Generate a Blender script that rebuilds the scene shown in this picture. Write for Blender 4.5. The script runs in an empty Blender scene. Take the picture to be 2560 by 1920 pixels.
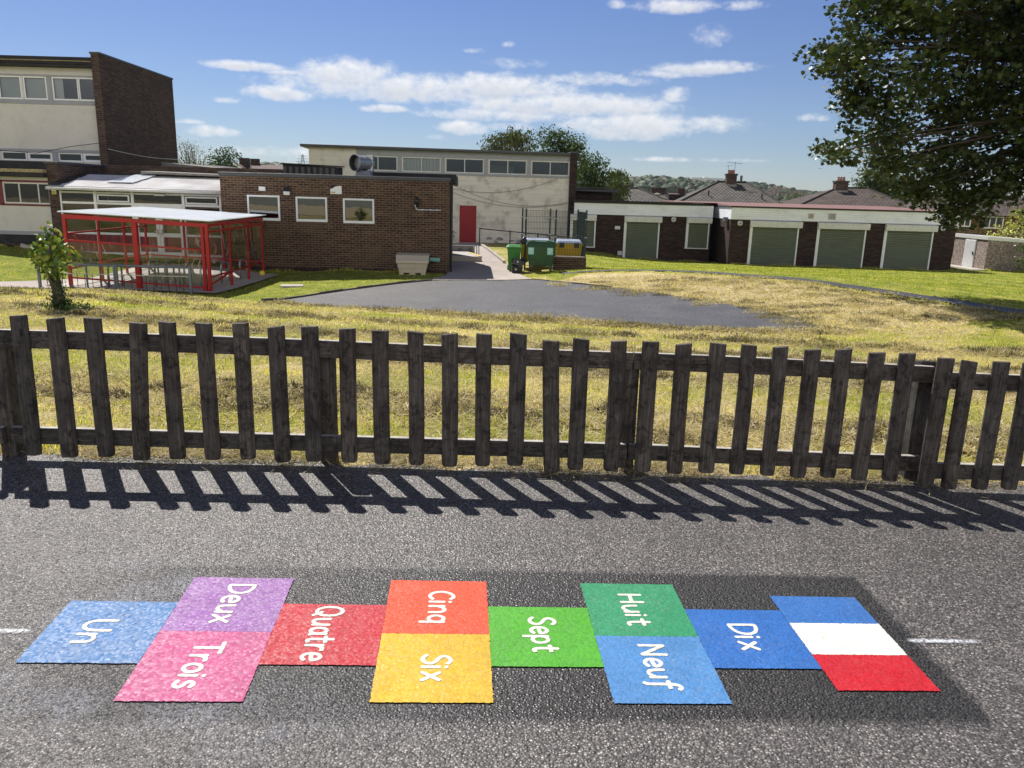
import bpy, bmesh, math, random
import numpy as np
from mathutils import Vector, Matrix
R = math.radians
rng = np.random.default_rng(11)
random.seed(5)
scene = bpy.context.scene
COL = scene.collection

# ------------------------------------------------------------------ camera
F_PX, PITCH, ROLL, EYE = 1923.0, 0.2348, 0.0269, 1.6
cam_d = bpy.data.cameras.new('camera')
cam_d.sensor_fit = 'HORIZONTAL'; cam_d.sensor_width = 36.0
cam_d.lens = 36.0 * F_PX / 2560.0
cam_d.clip_start = 0.05; cam_d.clip_end = 6000
cam = bpy.data.objects.new('camera', cam_d); COL.objects.link(cam)
cp, sp, cr, sr = math.cos(PITCH), math.sin(PITCH), math.cos(ROLL), math.sin(ROLL)
_f = Vector((0, cp, -sp)); _u = Vector((0, sp, cp)); _r = Vector((1, 0, 0))
_r2 = cr * _r + sr * _u; _u2 = -sr * _r + cr * _u
cam.matrix_world = Matrix((( _r2.x, _u2.x, -_f.x, 0), (_r2.y, _u2.y, -_f.y, 0), (_r2.z, _u2.z, -_f.z, EYE), (0, 0, 0, 1)))
scene.camera = cam

def at(px, py, Y):
    d = _r2 * ((px - 1280) / F_PX) - _u2 * ((py - 960) / F_PX) + _f
    return Vector((0, 0, EYE)) + d * (Y / d.y)

# ------------------------------------------------------------------ object helpers
def link(o, parent=None):
    COL.objects.link(o)
    if parent is not None: o.parent = parent
    return o
def tag(o, label, cat, group=None):
    o['label'] = label; o['category'] = cat
    if group: o['group'] = group
    return o
def kind(o, k):
    o['kind'] = k
    return o
def thing(name, label, cat, loc=(0, 0, 0), rz=0.0, group=None):
    o = bpy.data.objects.new(name, None); COL.objects.link(o)
    o.empty_display_size = 0.2
    o.location = loc; o.rotation_euler = (0, 0, rz)
    return tag(o, label, cat, group)
def dup(root, loc, rz=None, label=None):
    r = root.copy(); COL.objects.link(r); r.location = loc
    if rz is not None: r.rotation_euler = (0, 0, rz)
    if label: r['label'] = label
    for ch in list(root.children):
        c = ch.copy(); COL.objects.link(c); c.parent = r
        for g in list(ch.children):
            d = g.copy(); COL.objects.link(d); d.parent = c
    return r

class MB:
    def __init__(s): s.v = []; s.f = []
    def add(s, vs, fs):
        b = len(s.v); s.v += [tuple(v) for v in vs]; s.f += [tuple(i + b for i in f) for f in fs]; return s
    def box(s, x0, x1, y0, y1, z0, z1):
        return s.add([(x0,y0,z0),(x1,y0,z0),(x1,y1,z0),(x0,y1,z0),(x0,y0,z1),(x1,y0,z1),(x1,y1,z1),(x0,y1,z1)],
                     [(0,3,2,1),(4,5,6,7),(0,1,5,4),(1,2,6,5),(2,3,7,6),(3,0,4,7)])
    def hexa(s, lo, hi):   # 4 bottom points, 4 top points
        return s.add(list(lo) + list(hi), [(0,3,2,1),(4,5,6,7),(0,1,5,4),(1,2,6,5),(2,3,7,6),(3,0,4,7)])
    def quad(s, a, b, c, d): return s.add([a, b, c, d], [(0,1,2,3)])
    def bar(s, a, b, w, h=None, up=(0, 0, 1)):
        h = h or w; a = Vector(a); b = Vector(b); t = (b - a).normalized(); u = Vector(up)
        if abs(t.dot(u)) > .98: u = Vector((0, 1, 0))
        n = t.cross(u).normalized(); u = n.cross(t).normalized()
        o = [n * (-w/2) + u * (-h/2), n * (w/2) + u * (-h/2), n * (w/2) + u * (h/2), n * (-w/2) + u * (h/2)]
        return s.add([a + q for q in o] + [b + q for q in o], [(0,1,2,3),(7,6,5,4),(0,4,5,1),(1,5,6,2),(2,6,7,3),(3,7,4,0)])
    def tube(s, pts, r, n=8, cap=True):
        pts = [Vector(p) for p in pts]; rs = r if isinstance(r, (list, tuple)) else [r] * len(pts)
        rings = []; prev = None
        for i, p in enumerate(pts):
            t = (pts[min(i+1, len(pts)-1)] - pts[max(i-1, 0)]).normalized()
            if prev is None:
                u = Vector((0, 0, 1)) if abs(t.z) < .9 else Vector((1, 0, 0)); prev = t.cross(u).normalized()
            a = (prev - t * prev.dot(t)).normalized(); b = t.cross(a); prev = a
            rings.append([p + (a * math.cos(2*math.pi*k/n) + b * math.sin(2*math.pi*k/n)) * rs[i] for k in range(n)])
        vs = [q for rg in rings for q in rg]; fs = []
        for i in range(len(pts) - 1):
            for k in range(n):
                fs.append((i*n + k, i*n + (k+1) % n, (i+1)*n + (k+1) % n, (i+1)*n + k))
        if cap: fs += [tuple(reversed(range(n))), tuple(range((len(pts)-1)*n, len(pts)*n))]
        return s.add(vs, fs)
    def lathe(s, prof, c=(0, 0, 0), n=20, axis='z', caps=True):
        vs = []; fs = []
        for (r, z) in prof:
            for k in range(n):
                a = 2*math.pi*k/n; p = (r*math.cos(a), r*math.sin(a), z)
                if axis == 'y': p = (p[0], p[2], p[1])
                if axis == 'x': p = (p[2], p[0], p[1])
                vs.append((p[0]+c[0], p[1]+c[1], p[2]+c[2]))
        m = len(prof)
        for i in range(m-1):
            for k in range(n): fs.append((i*n+k, i*n+(k+1) % n, (i+1)*n+(k+1) % n, (i+1)*n+k))
        if caps and prof[0][0] > 1e-6: fs.append(tuple(reversed(range(n))))
        if caps and prof[-1][0] > 1e-6: fs.append(tuple(range((m-1)*n, m*n)))
        return s.add(vs, fs)
    def prism(s, poly, y0, y1):   # poly in (x,z), extruded along y
        n = len(poly)
        return s.add([(x, y0, z) for x, z in poly] + [(x, y1, z) for x, z in poly],
                     [tuple(range(n)), tuple(reversed(range(n, 2*n)))] + [(i+n, (i+1) % n + n, (i+1) % n, i) for i in range(n)])
    def xf(s, M):
        s.v = [tuple(M @ Vector(v)) for v in s.v]; return s
    def build(s, name, m, parent=None, bevel=0.0, seg=2, smooth=False, fix=True):
        me = bpy.data.meshes.new(name); me.from_pydata(s.v, [], s.f)
        if fix:
            bm = bmesh.new(); bm.from_mesh(me)
            bmesh.ops.recalc_face_normals(bm, faces=bm.faces)
            bm.to_mesh(me); bm.free()
        me.materials.append(m)
        o = bpy.data.objects.new(name, me); link(o, parent)
        if bevel:
            b = o.modifiers.new('bevel', 'BEVEL'); b.width = bevel; b.segments = seg; b.limit_method = 'ANGLE'; b.angle_limit = R(40)
        if smooth:
            for p in me.polygons: p.use_smooth = True
        return o

def np_mesh(name, V, Fc, m, tint=None, parent=None, smooth=False):
    """fast mesh: V (N,3), Fc (M,k)"""
    me = bpy.data.meshes.new(name)
    V = np.asarray(V, np.float32); Fc = np.asarray(Fc, np.int32); k = Fc.shape[1]
    me.vertices.add(len(V)); me.vertices.foreach_set('co', V.ravel())
    me.loops.add(Fc.size); me.loops.foreach_set('vertex_index', Fc.ravel())
    me.polygons.add(len(Fc)); me.polygons.foreach_set('loop_start', np.arange(0, Fc.size, k, dtype=np.int32))
    me.polygons.foreach_set('loop_total', np.full(len(Fc), k, np.int32))
    if smooth: me.polygons.foreach_set('use_smooth', np.ones(len(Fc), bool))
    if tint is not None:
        a = me.attributes.new('tint', 'FLOAT_COLOR', 'POINT')
        t = np.ones((len(V), 4), np.float32); t[:, :3] = tint
        a.data.foreach_set('color', t.ravel())
    me.update(calc_edges=True); me.validate()
    me.materials.append(m)
    return link(bpy.data.objects.new(name, me), parent)

def wall(x0, x1, z0, z1, holes=(), depth=0.12, thick=0.25, y=0.0):
    """facade facing -y in local space, with real openings (x0,x1,z0,z1) and reveals"""
    b = MB()
    xs = sorted(set([x0, x1] + [h[0] for h in holes] + [h[1] for h in holes]))
    zs = sorted(set([z0, z1] + [h[2] for h in holes] + [h[3] for h in holes]))
    ins = lambda x, z: any(h[0] < x < h[1] and h[2] < z < h[3] for h in holes)
    for i in range(len(xs)-1):
        for j in range(len(zs)-1):
            if not ins((xs[i]+xs[i+1])/2, (zs[j]+zs[j+1])/2):
                b.quad((xs[i], y, zs[j]), (xs[i+1], y, zs[j]), (xs[i+1], y, zs[j+1]), (xs[i], y, zs[j+1]))
    for (a, c, d, e) in holes:
        b.quad((a, y, d), (a, y+depth, d), (c, y+depth, d), (c, y, d)); b.quad((a, y, e), (c, y, e), (c, y+depth, e), (a, y+depth, e))
        b.quad((a, y, d), (a, y, e), (a, y+depth, e), (a, y+depth, d)); b.quad((c, y, d), (c, y+depth, d), (c, y+depth, e), (c, y, e))
    b.quad((x0, y, z0), (x0, y, z1), (x0, y+thick, z1), (x0, y+thick, z0)); b.quad((x1, y, z0), (x1, y+thick, z0), (x1, y+thick, z1), (x1, y, z1))
    b.quad((x0, y, z1), (x1, y, z1), (x1, y+thick, z1), (x0, y+thick, z1))
    return b
def ring(b, x0, x1, z0, z1, t, y0, y1, tb=None):
    tb = tb or t
    b.box(x0, x1, y0, y1, z1-t, z1); b.box(x0, x1, y0, y1, z0, z0+tb)
    b.box(x0, x0+t, y0, y1, z0+tb, z1-t); b.box(x1-t, x1, y0, y1, z0+tb, z1-t)
    return b

# ------------------------------------------------------------------ materials
def lin(r, g, b, k=1.0):
    f = lambda c: ((c/255.) / 12.92 if c/255. <= .04045 else ((c/255.+.055)/1.055) ** 2.4) * k
    return (f(r), f(g), f(b), 1)
class NT:
    def __init__(s, name):
        s.m = bpy.data.materials.new(name); s.m.use_nodes = True; s.t = s.m.node_tree; s.n = s.t.nodes; s.n.clear()
        s.out = s.n.new('ShaderNodeOutputMaterial')
    def new(s, t, **kw):
        n = s.n.new(t)
        for k, v in kw.items():
            if k.startswith('i_'): n.inputs[k[2:].replace('_', ' ')].default_value = v
            else: setattr(n, k, v)
        return n
    def l(s, a, b): s.t.links.new(a, b)
    def coord(s, w='Object'): return s.new('ShaderNodeTexCoord').outputs[w]
    def mapping(s, vec, scale=(1,1,1), rot=(0,0,0), loc=(0,0,0)):
        n = s.new('ShaderNodeMapping'); s.l(vec, n.inputs[0]); n.inputs['Scale'].default_value = scale
        n.inputs['Rotation'].default_value = rot; n.inputs['Location'].default_value = loc; return n.outputs[0]
    def noise(s, vec, scale, detail=4, rough=.55, dist=0):
        n = s.new('ShaderNodeTexNoise'); s.l(vec, n.inputs['Vector']); n.inputs['Scale'].default_value = scale
        n.inputs['Detail'].default_value = detail; n.inputs['Roughness'].default_value = rough; n.inputs['Distortion'].default_value = dist
        return n.outputs['Fac']
    def ramp(s, fac, stops, interp='LINEAR'):
        n = s.new('ShaderNodeValToRGB'); s.l(fac, n.inputs[0]); e = n.color_ramp.elements; n.color_ramp.interpolation = interp
        while len(e) < len(stops): e.new(.5)
        for i, (p, c) in enumerate(stops):
            e[i].position = p; e[i].color = c if len(c) == 4 else (*c, 1)
        return n.outputs[0]
    def val(s, fac, a, b, c=0., d=1.):
        n = s.new('ShaderNodeMapRange'); n.clamp = True; s.l(fac, n.inputs[0])
        for i, q in enumerate((a, b, c, d)): n.inputs[i+1].default_value = q
        return n.outputs[0]
    def math(s, op, a, b=None, c=None):
        n = s.new('ShaderNodeMath'); n.operation = op
        for i, q in enumerate((a, b, c)):
            if q is None: continue
            if isinstance(q, (int, float)): n.inputs[i].default_value = q
            else: s.l(q, n.inputs[i])
        return n.outputs[0]
    def mix(s, fac, a, b, blend='MIX'):
        n = s.new('ShaderNodeMix'); n.data_type = 'RGBA'; n.blend_type = blend
        for sock, q in ((n.inputs[0], fac), (n.inputs[6], a), (n.inputs[7], b)):
            if isinstance(q, (int, float)): sock.default_value = q
            elif isinstance(q, tuple): sock.default_value = q if len(q) == 4 else (*q, 1)
            else: s.l(q, sock)
        return n.outputs[2]
    def bump(s, h, strength=.3, dist=.01, normal=None):
        n = s.new('ShaderNodeBump'); s.l(h, n.inputs['Height']); n.inputs['Strength'].default_value = strength
        n.inputs['Distance'].default_value = dist
        if normal is not None: s.l(normal, n.inputs['Normal'])
        return n.outputs[0]
    def pbr(s, col, rough=.6, metal=0., spec=.5, normal=None, **kw):
        n = s.new('ShaderNodeBsdfPrincipled')
        for key, q in (('Base Color', col), ('Roughness', rough), ('Metallic', metal), ('Specular IOR Level', spec)):
            if isinstance(q, (int, float, tuple)): n.inputs[key].default_value = q
            else: s.l(q, n.inputs[key])
        if normal is not None: s.l(normal, n.inputs['Normal'])
        return n.outputs[0]
    def surf(s, sh): s.l(sh, s.out.inputs[0]); return s.m
def sep(T, vec):
    n = T.new('ShaderNodeSeparateXYZ'); T.l(vec, n.inputs[0]); return n.outputs
def comb(T, x, y, z=0.):
    n = T.new('ShaderNodeCombineXYZ')
    for i, q in enumerate((x, y, z)):
        if isinstance(q, (int, float)): n.inputs[i].default_value = q
        else: T.l(q, n.inputs[i])
    return n.outputs[0]

def basic(name, col, rough=.55, var=.2, scale=3., metal=0., bump=0., bscale=40., spec=.5, dirt=None, streak=False):
    T = NT(name); v = T.coord()
    vv = T.mapping(v, (6, 6, .6)) if streak else v
    n = T.noise(vv, scale, 5, .6)
    lo = tuple(c * (1 - var) for c in col[:3]); hi = tuple(min(1, c * (1 + var)) for c in col[:3])
    c = T.ramp(n, [(.3, lo), (.7, hi)])
    if dirt:
        d = T.noise(v, scale * 2.7, 6, .65); c = T.mix(T.val(d, .5, .72, 0, dirt[1]), c, dirt[0])
    nor = T.bump(T.noise(v, bscale, 4), .4, bump) if bump else None
    r = T.val(T.noise(v, scale*4, 4), .3, .7, max(.02, rough - .08), min(1, rough + .08))
    return T.surf(T.pbr(c, r, metal, spec, nor))

def brick(name, c1, c2, mortar, dark=.0, stain=None, off=0.):
    T = NT(name); v = T.coord(); s = sep(T, v)
    vec = comb(T, T.math('ADD', T.math('ADD', s[0], s[1]), off), s[2])
    b = T.new('ShaderNodeTexBrick'); T.l(vec, b.inputs['Vector'])
    b.offset = .5; b.inputs['Scale'].default_value = 1; b.inputs['Brick Width'].default_value = .225; b.inputs['Row Height'].default_value = .075
    b.inputs['Mortar Size'].default_value = .0065; b.inputs['Mortar Smooth'].default_value = .2; b.inputs['Bias'].default_value = 0
    b.inputs['Color1'].default_value = c1; b.inputs['Color2'].default_value = c2; b.inputs['Mortar'].default_value = mortar
    # per-brick variation: hash of the brick's cell
    row = T.math('FLOOR', T.math('DIVIDE', s[2], .075))
    colx = T.math('FLOOR', T.math('ADD', T.math('DIVIDE', T.math('ADD', T.math('ADD', s[0], s[1]), off), .225), T.math('MULTIPLY', row, .5)))
    wn = T.new('ShaderNodeTexWhiteNoise'); wn.noise_dimensions = '2D'; T.l(comb(T, colx, row), wn.inputs['Vector'])
    k = T.val(wn.outputs['Value'], 0, 1, .55, 1.4)
    c = T.mix(T.math('SUBTRACT', 1, b.outputs['Fac']), b.outputs['Color'], T.mix(1., b.outputs['Color'], k, 'MULTIPLY'))
    big = T.noise(v, .55, 5, .6); c = T.mix(T.val(big, .35, .7, 0, .45), c, T.mix(1., c, (.62, .60, .58, 1), 'MULTIPLY'))
    c = T.mix(T.val(T.noise(v, 26, 3), .35, .7, 0, .3), c, T.mix(1., c, (.6, .6, .6, 1), 'MULTIPLY'))
    if stain:
        c = T.mix(T.val(T.noise(v, 1.1, 5, .6), .52, .7, 0, .6), c, stain)
    h = T.math('ADD', T.math('MULTIPLY', b.outputs['Fac'], -1.), T.math('MULTIPLY', T.noise(v, 60, 3), .35))
    return T.surf(T.pbr(c, .85, 0, .25, T.bump(h, .7, .008)))

def foliage(name, trans=.35, gloss=.12, rough=.45, fold=0.):
    T = NT(name); a = T.new('ShaderNodeAttribute'); a.attribute_name = 'tint'
    c = a.outputs['Color']
    p = T.pbr(c, rough, 0, gloss)
    t = T.new('ShaderNodeBsdfTranslucent'); T.l(T.mix(1., c, (1.5, 1.6, .55, 1), 'MULTIPLY'), t.inputs[0])
    m = T.new('ShaderNodeMixShader'); m.inputs[0].default_value = trans; T.l(p, m.inputs[1]); T.l(t.outputs[0], m.inputs[2])
    return T.surf(m.outputs[0])

def glass(name, refl=.25, tint=(.75, .8, .8, 1), clear=.8):
    T = NT(name); lw = T.new('ShaderNodeLayerWeight'); lw.inputs[0].default_value = .3
    fac = T.val(lw.outputs['Fresnel'], 0, 1, refl, .9)
    g = T.new('ShaderNodeBsdfGlossy'); g.inputs['Roughness'].default_value = .015; g.inputs[0].default_value = (.9, .93, .95, 1)
    wv = T.noise(T.coord(), 1.6, 2); T.l(T.bump(wv, .05, .02), g.inputs['Normal'])
    t = T.new('ShaderNodeBsdfTransparent'); t.inputs[0].default_value = tuple(q*clear for q in tint[:3]) + (1,)
    m = T.new('ShaderNodeMixShader'); T.l(fac, m.inputs[0]); T.l(t.outputs[0], m.inputs[1]); T.l(g.outputs[0], m.inputs[2])
    return T.surf(m.outputs[0])
# ------------------------------------------------------------------ material library
M = {}
M['wood'] = None
def wood_mat(name, base, k=1.):
    T = NT(name); v = T.coord(); oi = T.new('ShaderNodeObjectInfo')
    vo = T.new('ShaderNodeVectorMath'); vo.operation = 'ADD'; T.l(v, vo.inputs[0])
    T.l(comb(T, T.math('MULTIPLY', oi.outputs['Random'], 13.), T.math('MULTIPLY', oi.outputs['Random'], 7.), T.math('MULTIPLY', oi.outputs['Random'], 31.)), vo.inputs[1])
    s = sep(T, vo.outputs[0]); a = comb(T, T.math('ADD', s[0], s[1]), s[1], s[2])
    return T, v, vo.outputs[0], oi
def make_wood(name, axis):
    T, v, vv, oi = wood_mat(name, None)
    sc = (1, 1, .055) if axis == 'z' else (.055, 1, 1)
    g = T.noise(T.mapping(vv, sc), 95, 6, .65, .6)
    g2 = T.noise(T.mapping(vv, sc), 30, 4, .6, 1.2)
    c = T.ramp(g, [(.3, (.036, .032, .029)), (.5, (.074, .067, .061)), (.68, (.135, .124, .113)), (.8, (.215, .20, .185))])
    big = T.noise(vv, 4.5, 5, .6)
    c = T.mix(T.val(big, .38, .66, 0, .8), c, T.mix(1., c, (.38, .36, .36, 1), 'MULTIPLY'))
    c = T.mix(T.val(g2, .56, .75, 0, .5), c, (.105, .095, .085, 1))
    c = T.mix(T.val(oi.outputs['Random'], 0, 1, .0, .4), c, T.mix(1., c, (1.9, 1.65, 1.45, 1), 'MULTIPLY'))
    kn = T.new('ShaderNodeTexVoronoi'); T.l(T.mapping(vv, (1, 1, .45) if axis == 'z' else (.45, 1, 1)), kn.inputs['Vector']); kn.inputs['Scale'].default_value = 9
    pt = T.noise(vv, 17, 6, .7, .8); c = T.mix(T.val(pt, .50, .62, 0, .85), c, T.mix(1., c, (.30, .29, .30, 1), 'MULTIPLY'))
    pl = T.noise(vv, 11, 7, .75, 1.5); c = T.mix(T.val(pl, .58, .68, 0, .6), c, (.16, .148, .14, 1))
    c = T.mix(T.val(kn.outputs['Distance'], .06, .13, .85, 0), c, (.006, .005, .005, 1))
    nor = T.bump(g, .9, .004, T.bump(T.noise(vv, 14, 4), .5, .004))
    return T.surf(T.pbr(c, .8, 0, .3, nor))
M['wood'] = make_wood('weathered_wood', 'z'); M['wood_h'] = make_wood('weathered_rail', 'x')
M['pale_top'] = basic('weathered_sunlit_top', (.40, .375, .335, 1), .85, .25, 14, bump=.003, bscale=60, dirt=((.12, .11, .10, 1), .7))  # pale rail tops: weathering plus bright sunlight put into the colour
M['brick_kit'] = brick('brown_brick', (.062, .034, .022, 1), (.105, .062, .038, 1), (.29, .215, .16, 1), stain=(.14, .10, .06, 1))
M['brick_old'] = brick('old_brown_brick', (.066, .040, .032, 1), (.092, .058, .046, 1), (.16, .125, .105, 1), stain=(.05, .045, .036, 1))
M['brick_dark'] = brick('dark_brick', (.034, .020, .018, 1), (.058, .032, .027, 1), (.07, .055, .05, 1))
M['brick_red'] = brick('house_brick', (.10, .045, .03, 1), (.15, .07, .045, 1), (.2, .16, .13, 1))
M['cream'] = basic('cream_render', (.58, .54, .48, 1), .85, .07, .8, bump=.004, bscale=70, dirt=((.34, .31, .27, 1), .6))
M['cream2'] = basic('cream_panel', (.60, .575, .53, 1), .7, .05, 1.2, dirt=((.42, .40, .35, 1), .35))
def boards(name, col, pitch, seam=.012, dirt=None, gap=.45, off=0.):
    T = NT(name); v = T.coord(); s = sep(T, v)
    fr = T.math('FRACT', T.math('DIVIDE', T.math('ADD', s[2], 20. + off), pitch))
    ln = T.math('LESS_THAN', fr, seam / pitch)
    n = T.noise(T.mapping(v, (.35, .35, 3)), 2.2, 6, .6)
    c = T.ramp(n, [(.3, tuple(q*.86 for q in col[:3])), (.7, col[:3])])
    if dirt: c = T.mix(T.val(T.noise(v, 1.3, 7, .65), .5, .68, 0, dirt[1]), c, dirt[0])
    c = T.mix(T.math('MULTIPLY', ln, gap), c, (.05, .05, .05, 1))
    h = T.math('ADD', T.math('MULTIPLY', fr, .9), T.math('MULTIPLY', T.noise(v, 40, 3), .1))
    return T.surf(T.pbr(c, .75, 0, .3, T.bump(h, .5, .012)))
M['hall_clad'] = boards('hall_boarding', (.75, .70, .635, 1), .30, .009, ((.27, .24, .205, 1), .75), .22)
M['white_clad'] = boards('white_weatherboard', (.88, .91, .96, 1), .105, .008, ((.55, .56, .55, 1), .4), .3)
M['white'] = basic('white_upvc', (.80, .81, .82, 1), .35, .03, 3, dirt=((.55, .55, .53, 1), .3))
M['white_old'] = basic('old_white_paint', (.66, .66, .63, 1), .55, .06, 4, dirt=((.40, .39, .35, 1), .6))
M['grey_frame'] = basic('grey_frame', (.30, .31, .34, 1), .5, .08, 2, dirt=((.2, .2, .2, 1), .5))
M['red_door'] = basic('red_door_paint', (.27, .003, .012, 1), .55, .06, 2)
M['red_panel'] = basic('red_panel', (.15, .007, .015, 1), .5, .12, 2)
M['red_steel'] = basic('red_powder_coat', (.40, .009, .013, 1), .32, .08, 3)
M['bitumen'] = basic('bitumen_felt', (.022, .021, .022, 1), .85, .4, 2, bump=.006, bscale=30)
M['felt_grey'] = basic('grey_felt', (.20, .19, .17, 1), .85, .3, 2.5, dirt=((.36, .34, .27, 1), .9), bump=.006)
M['moss_roof'] = basic('mossy_roof_edge', (.34, .28, .16, 1), .9, .4, 14, bump=.01, bscale=50, dirt=((.12, .11, .07, 1), .8))
M['slate_trim'] = basic('dark_grey_trim', (.055, .058, .064, 1), .5, .15, 2)
M['red_roof'] = basic('red_mineral_felt', (.19, .10, .088, 1), .9, .15, 1.5)
M['dark'] = basic('dark_interior', (.028, .026, .026, 1), .9, .3, .8)
M['interior'] = basic('room_interior', (.10, .095, .08, 1), .9, .3, .6)
M['blind'] = basic('blind_fabric', (.82, .82, .80, 1), .8, .06, 2)
M['galv'] = basic('galvanised_steel', (.40, .42, .44, 1), .42, .2, 9, metal=.75)
M['galv_grey'] = basic('grey_painted_steel', (.15, .17, .20, 1), .45, .12, 5, metal=.2)
M['black'] = basic('black_plastic', (.016, .017, .019, 1), .4, .3, 4)
M['black_iron'] = basic('black_iron', (.018, .018, .02, 1), .5, .3, 4)
M['shutter'] = basic('green_shutter', (.130, .150, .108, 1), .5, .09, 1.2, dirt=((.07, .08, .06, 1), .3))
M['shutter_dark'] = basic('dark_green_sill', (.05, .065, .05, 1), .7, .2, 2)
M['grass_concrete'] = None
M['bin_green'] = basic('dark_green_bin', (.022, .075, .034, 1), .38, .12, 3)
M['bin_bright'] = basic('bright_green_bin', (.028, .185, .022, 1), .38, .1, 3)
M['yellow'] = basic('yellow_plastic', (.66, .42, .01, 1), .45, .1, 3)
M['lid_blue'] = basic('pale_blue_lid', (.52, .58, .74, 1), .22, .06, 3)
M['teal'] = basic('teal_label', (.24, .58, .50, 1), .6, .08, 40)
M['mesh_green'] = basic('dark_green_steel', (.006, .022, .022, 1), .45, .2, 3)
M['grit'] = basic('cream_grit_plastic', (.52, .45, .34, 1), .55, .06, 3, dirt=((.33, .29, .22, 1), .4))
M['concrete'] = basic('pale_concrete', (.42, .385, .34, 1), .9, .12, 1.2, bump=.004, bscale=60, dirt=((.26, .24, .21, 1), .6))
M['pinkpath'] = basic('pinkish_concrete', (.36, .31, .275, 1), .9, .15, .9, bump=.006, bscale=45, dirt=((.24, .205, .18, 1), .7))
M['blockwork'] = basic('grey_blockwork', (.24, .235, .23, 1), .9, .14, 3, bump=.004)
M['kerb'] = basic('dark_edging', (.085, .072, .06, 1), .9, .4, 3, bump=.01, bscale=30)
M['yellow_line'] = basic('yellow_edge_paint', (.62, .44, .09, 1), .7, .15, 8)
M['soil'] = basic('bare_soil', (.07, .055, .04, 1), .95, .4, 12, bump=.01)
M['orange'] = basic('orange_wood', (.42, .17, .05, 1), .6, .15, 3)
M['green_toy'] = basic('green_balloon', (.08, .40, .12, 1), .35, .1, 3)
M['glass'] = glass('window_glass', .045, clear=.85)
M['glass_mirror'] = glass('reflective_glass', .13, clear=.3)
M['terracotta'] = basic('terracotta_pot', (.33, .15, .09, 1), .8, .15, 6)
M['white_shed'] = basic('white_fascia', (.82, .82, .80, 1), .5, .04, 4)
M['bark'] = basic('tree_bark', (.060, .048, .038, 1), .9, .35, 3, bump=.02, bscale=14, streak=True)
M['bark_moss'] = basic('mossy_bark', (.075, .075, .040, 1), .9, .45, 5, bump=.02, bscale=18, streak=True)
M['sign_yellow'] = basic('sign_yellow', (.78, .63, .05, 1), .45, .03, 3)
M['leaf'] = foliage('tree_leaves', .14, .35, .46)
M['leaf_far'] = foliage('far_leaves', .25, .15, .6)
M['blade'] = foliage('grass_blades', .5, .12, .6)
M['straw'] = foliage('dry_clippings', .3, .1, .8)
M['slatshed'] = None
T = NT('pebble_dash'); v = T.coord(); vo = T.new('ShaderNodeTexVoronoi'); T.l(v, vo.inputs['Vector']); vo.inputs['Scale'].default_value = 34
hs = T.new('ShaderNodeSeparateColor'); T.l(vo.outputs['Color'], hs.inputs[0])
c = T.ramp(hs.outputs[0], [(.0, (.10, .075, .062)), (.35, (.22, .165, .14)), (.7, (.36, .29, .25)), (1, (.62, .56, .50))])
c = T.mix(T.val(T.noise(v, .8, 4), .4, .7, 0, .35), c, (.17, .14, .12, 1))
M['pebble'] = T.surf(T.pbr(c, .85, 0, .3, T.bump(vo.outputs['Distance'], .8, .02)))
# roof tiles: rows of pantiles, real bump from a wave in local coordinates
def tiles(name, col, k=1.):
    T = NT(name); v = T.coord('UV'); s = sep(T, v)
    row = T.math('FRACT', T.math('DIVIDE', s[1], .32)); colm = T.math('FRACT', T.math('DIVIDE', T.math('ADD', s[0], T.math('MULTIPLY', T.math('FLOOR', T.math('DIVIDE', s[1], .32)), .11)), .30))
    wn = T.new('ShaderNodeTexWhiteNoise'); wn.noise_dimensions = '2D'
    T.l(comb(T, T.math('FLOOR', T.math('DIVIDE', s[0], .3)), T.math('FLOOR', T.math('DIVIDE', s[1], .32))), wn.inputs['Vector'])
    k0 = T.val(wn.outputs['Value'], 0, 1, .7, 1.3)
    c = T.mix(1., col, k0, 'MULTIPLY')
    c = T.mix(T.val(row, .0, .16, .8, 0), c, tuple(q*.25 for q in col[:3]) + (1,))
    lich = T.noise(T.coord(), .9, 6, .65); c = T.mix(T.val(lich, .5, .75, 0, .5), c, (.13, .115, .085, 1))
    h = T.math('ADD', T.math('MULTIPLY', T.math('SUBTRACT', 1., row), .6), T.math('MULTIPLY', T.math('SINE', T.math('MULTIPLY', colm, 6.283)), .4))
    return T.surf(T.pbr(c, .8, 0, .35, T.bump(h, 1., .05)))
M['tile_grey'] = tiles('grey_brown_tiles', (.062, .055, .047, 1))
M['tile_brown'] = tiles('brown_tiles', (.060, .042, .035, 1))
M['tile_red'] = tiles('red_brown_tiles', (.080, .045, .038, 1))
T = NT('corrugated_sheet'); v = T.coord(); n = T.noise(v, 1.2, 5)
M['corr'] = T.surf(T.pbr(T.ramp(n, [(.35, (.50, .48, .46)), (.7, (.72, .71, .70))]), .45, 0, .4))
T = NT('clear_roof_sheet'); v = T.coord(); n = T.noise(v, 1.2, 5)
M['corr_white'] = T.surf(T.pbr(T.ramp(n, [(.35, (.74, .78, .80)), (.7, (.86, .88, .90))]), .25, 0, .5))
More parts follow.
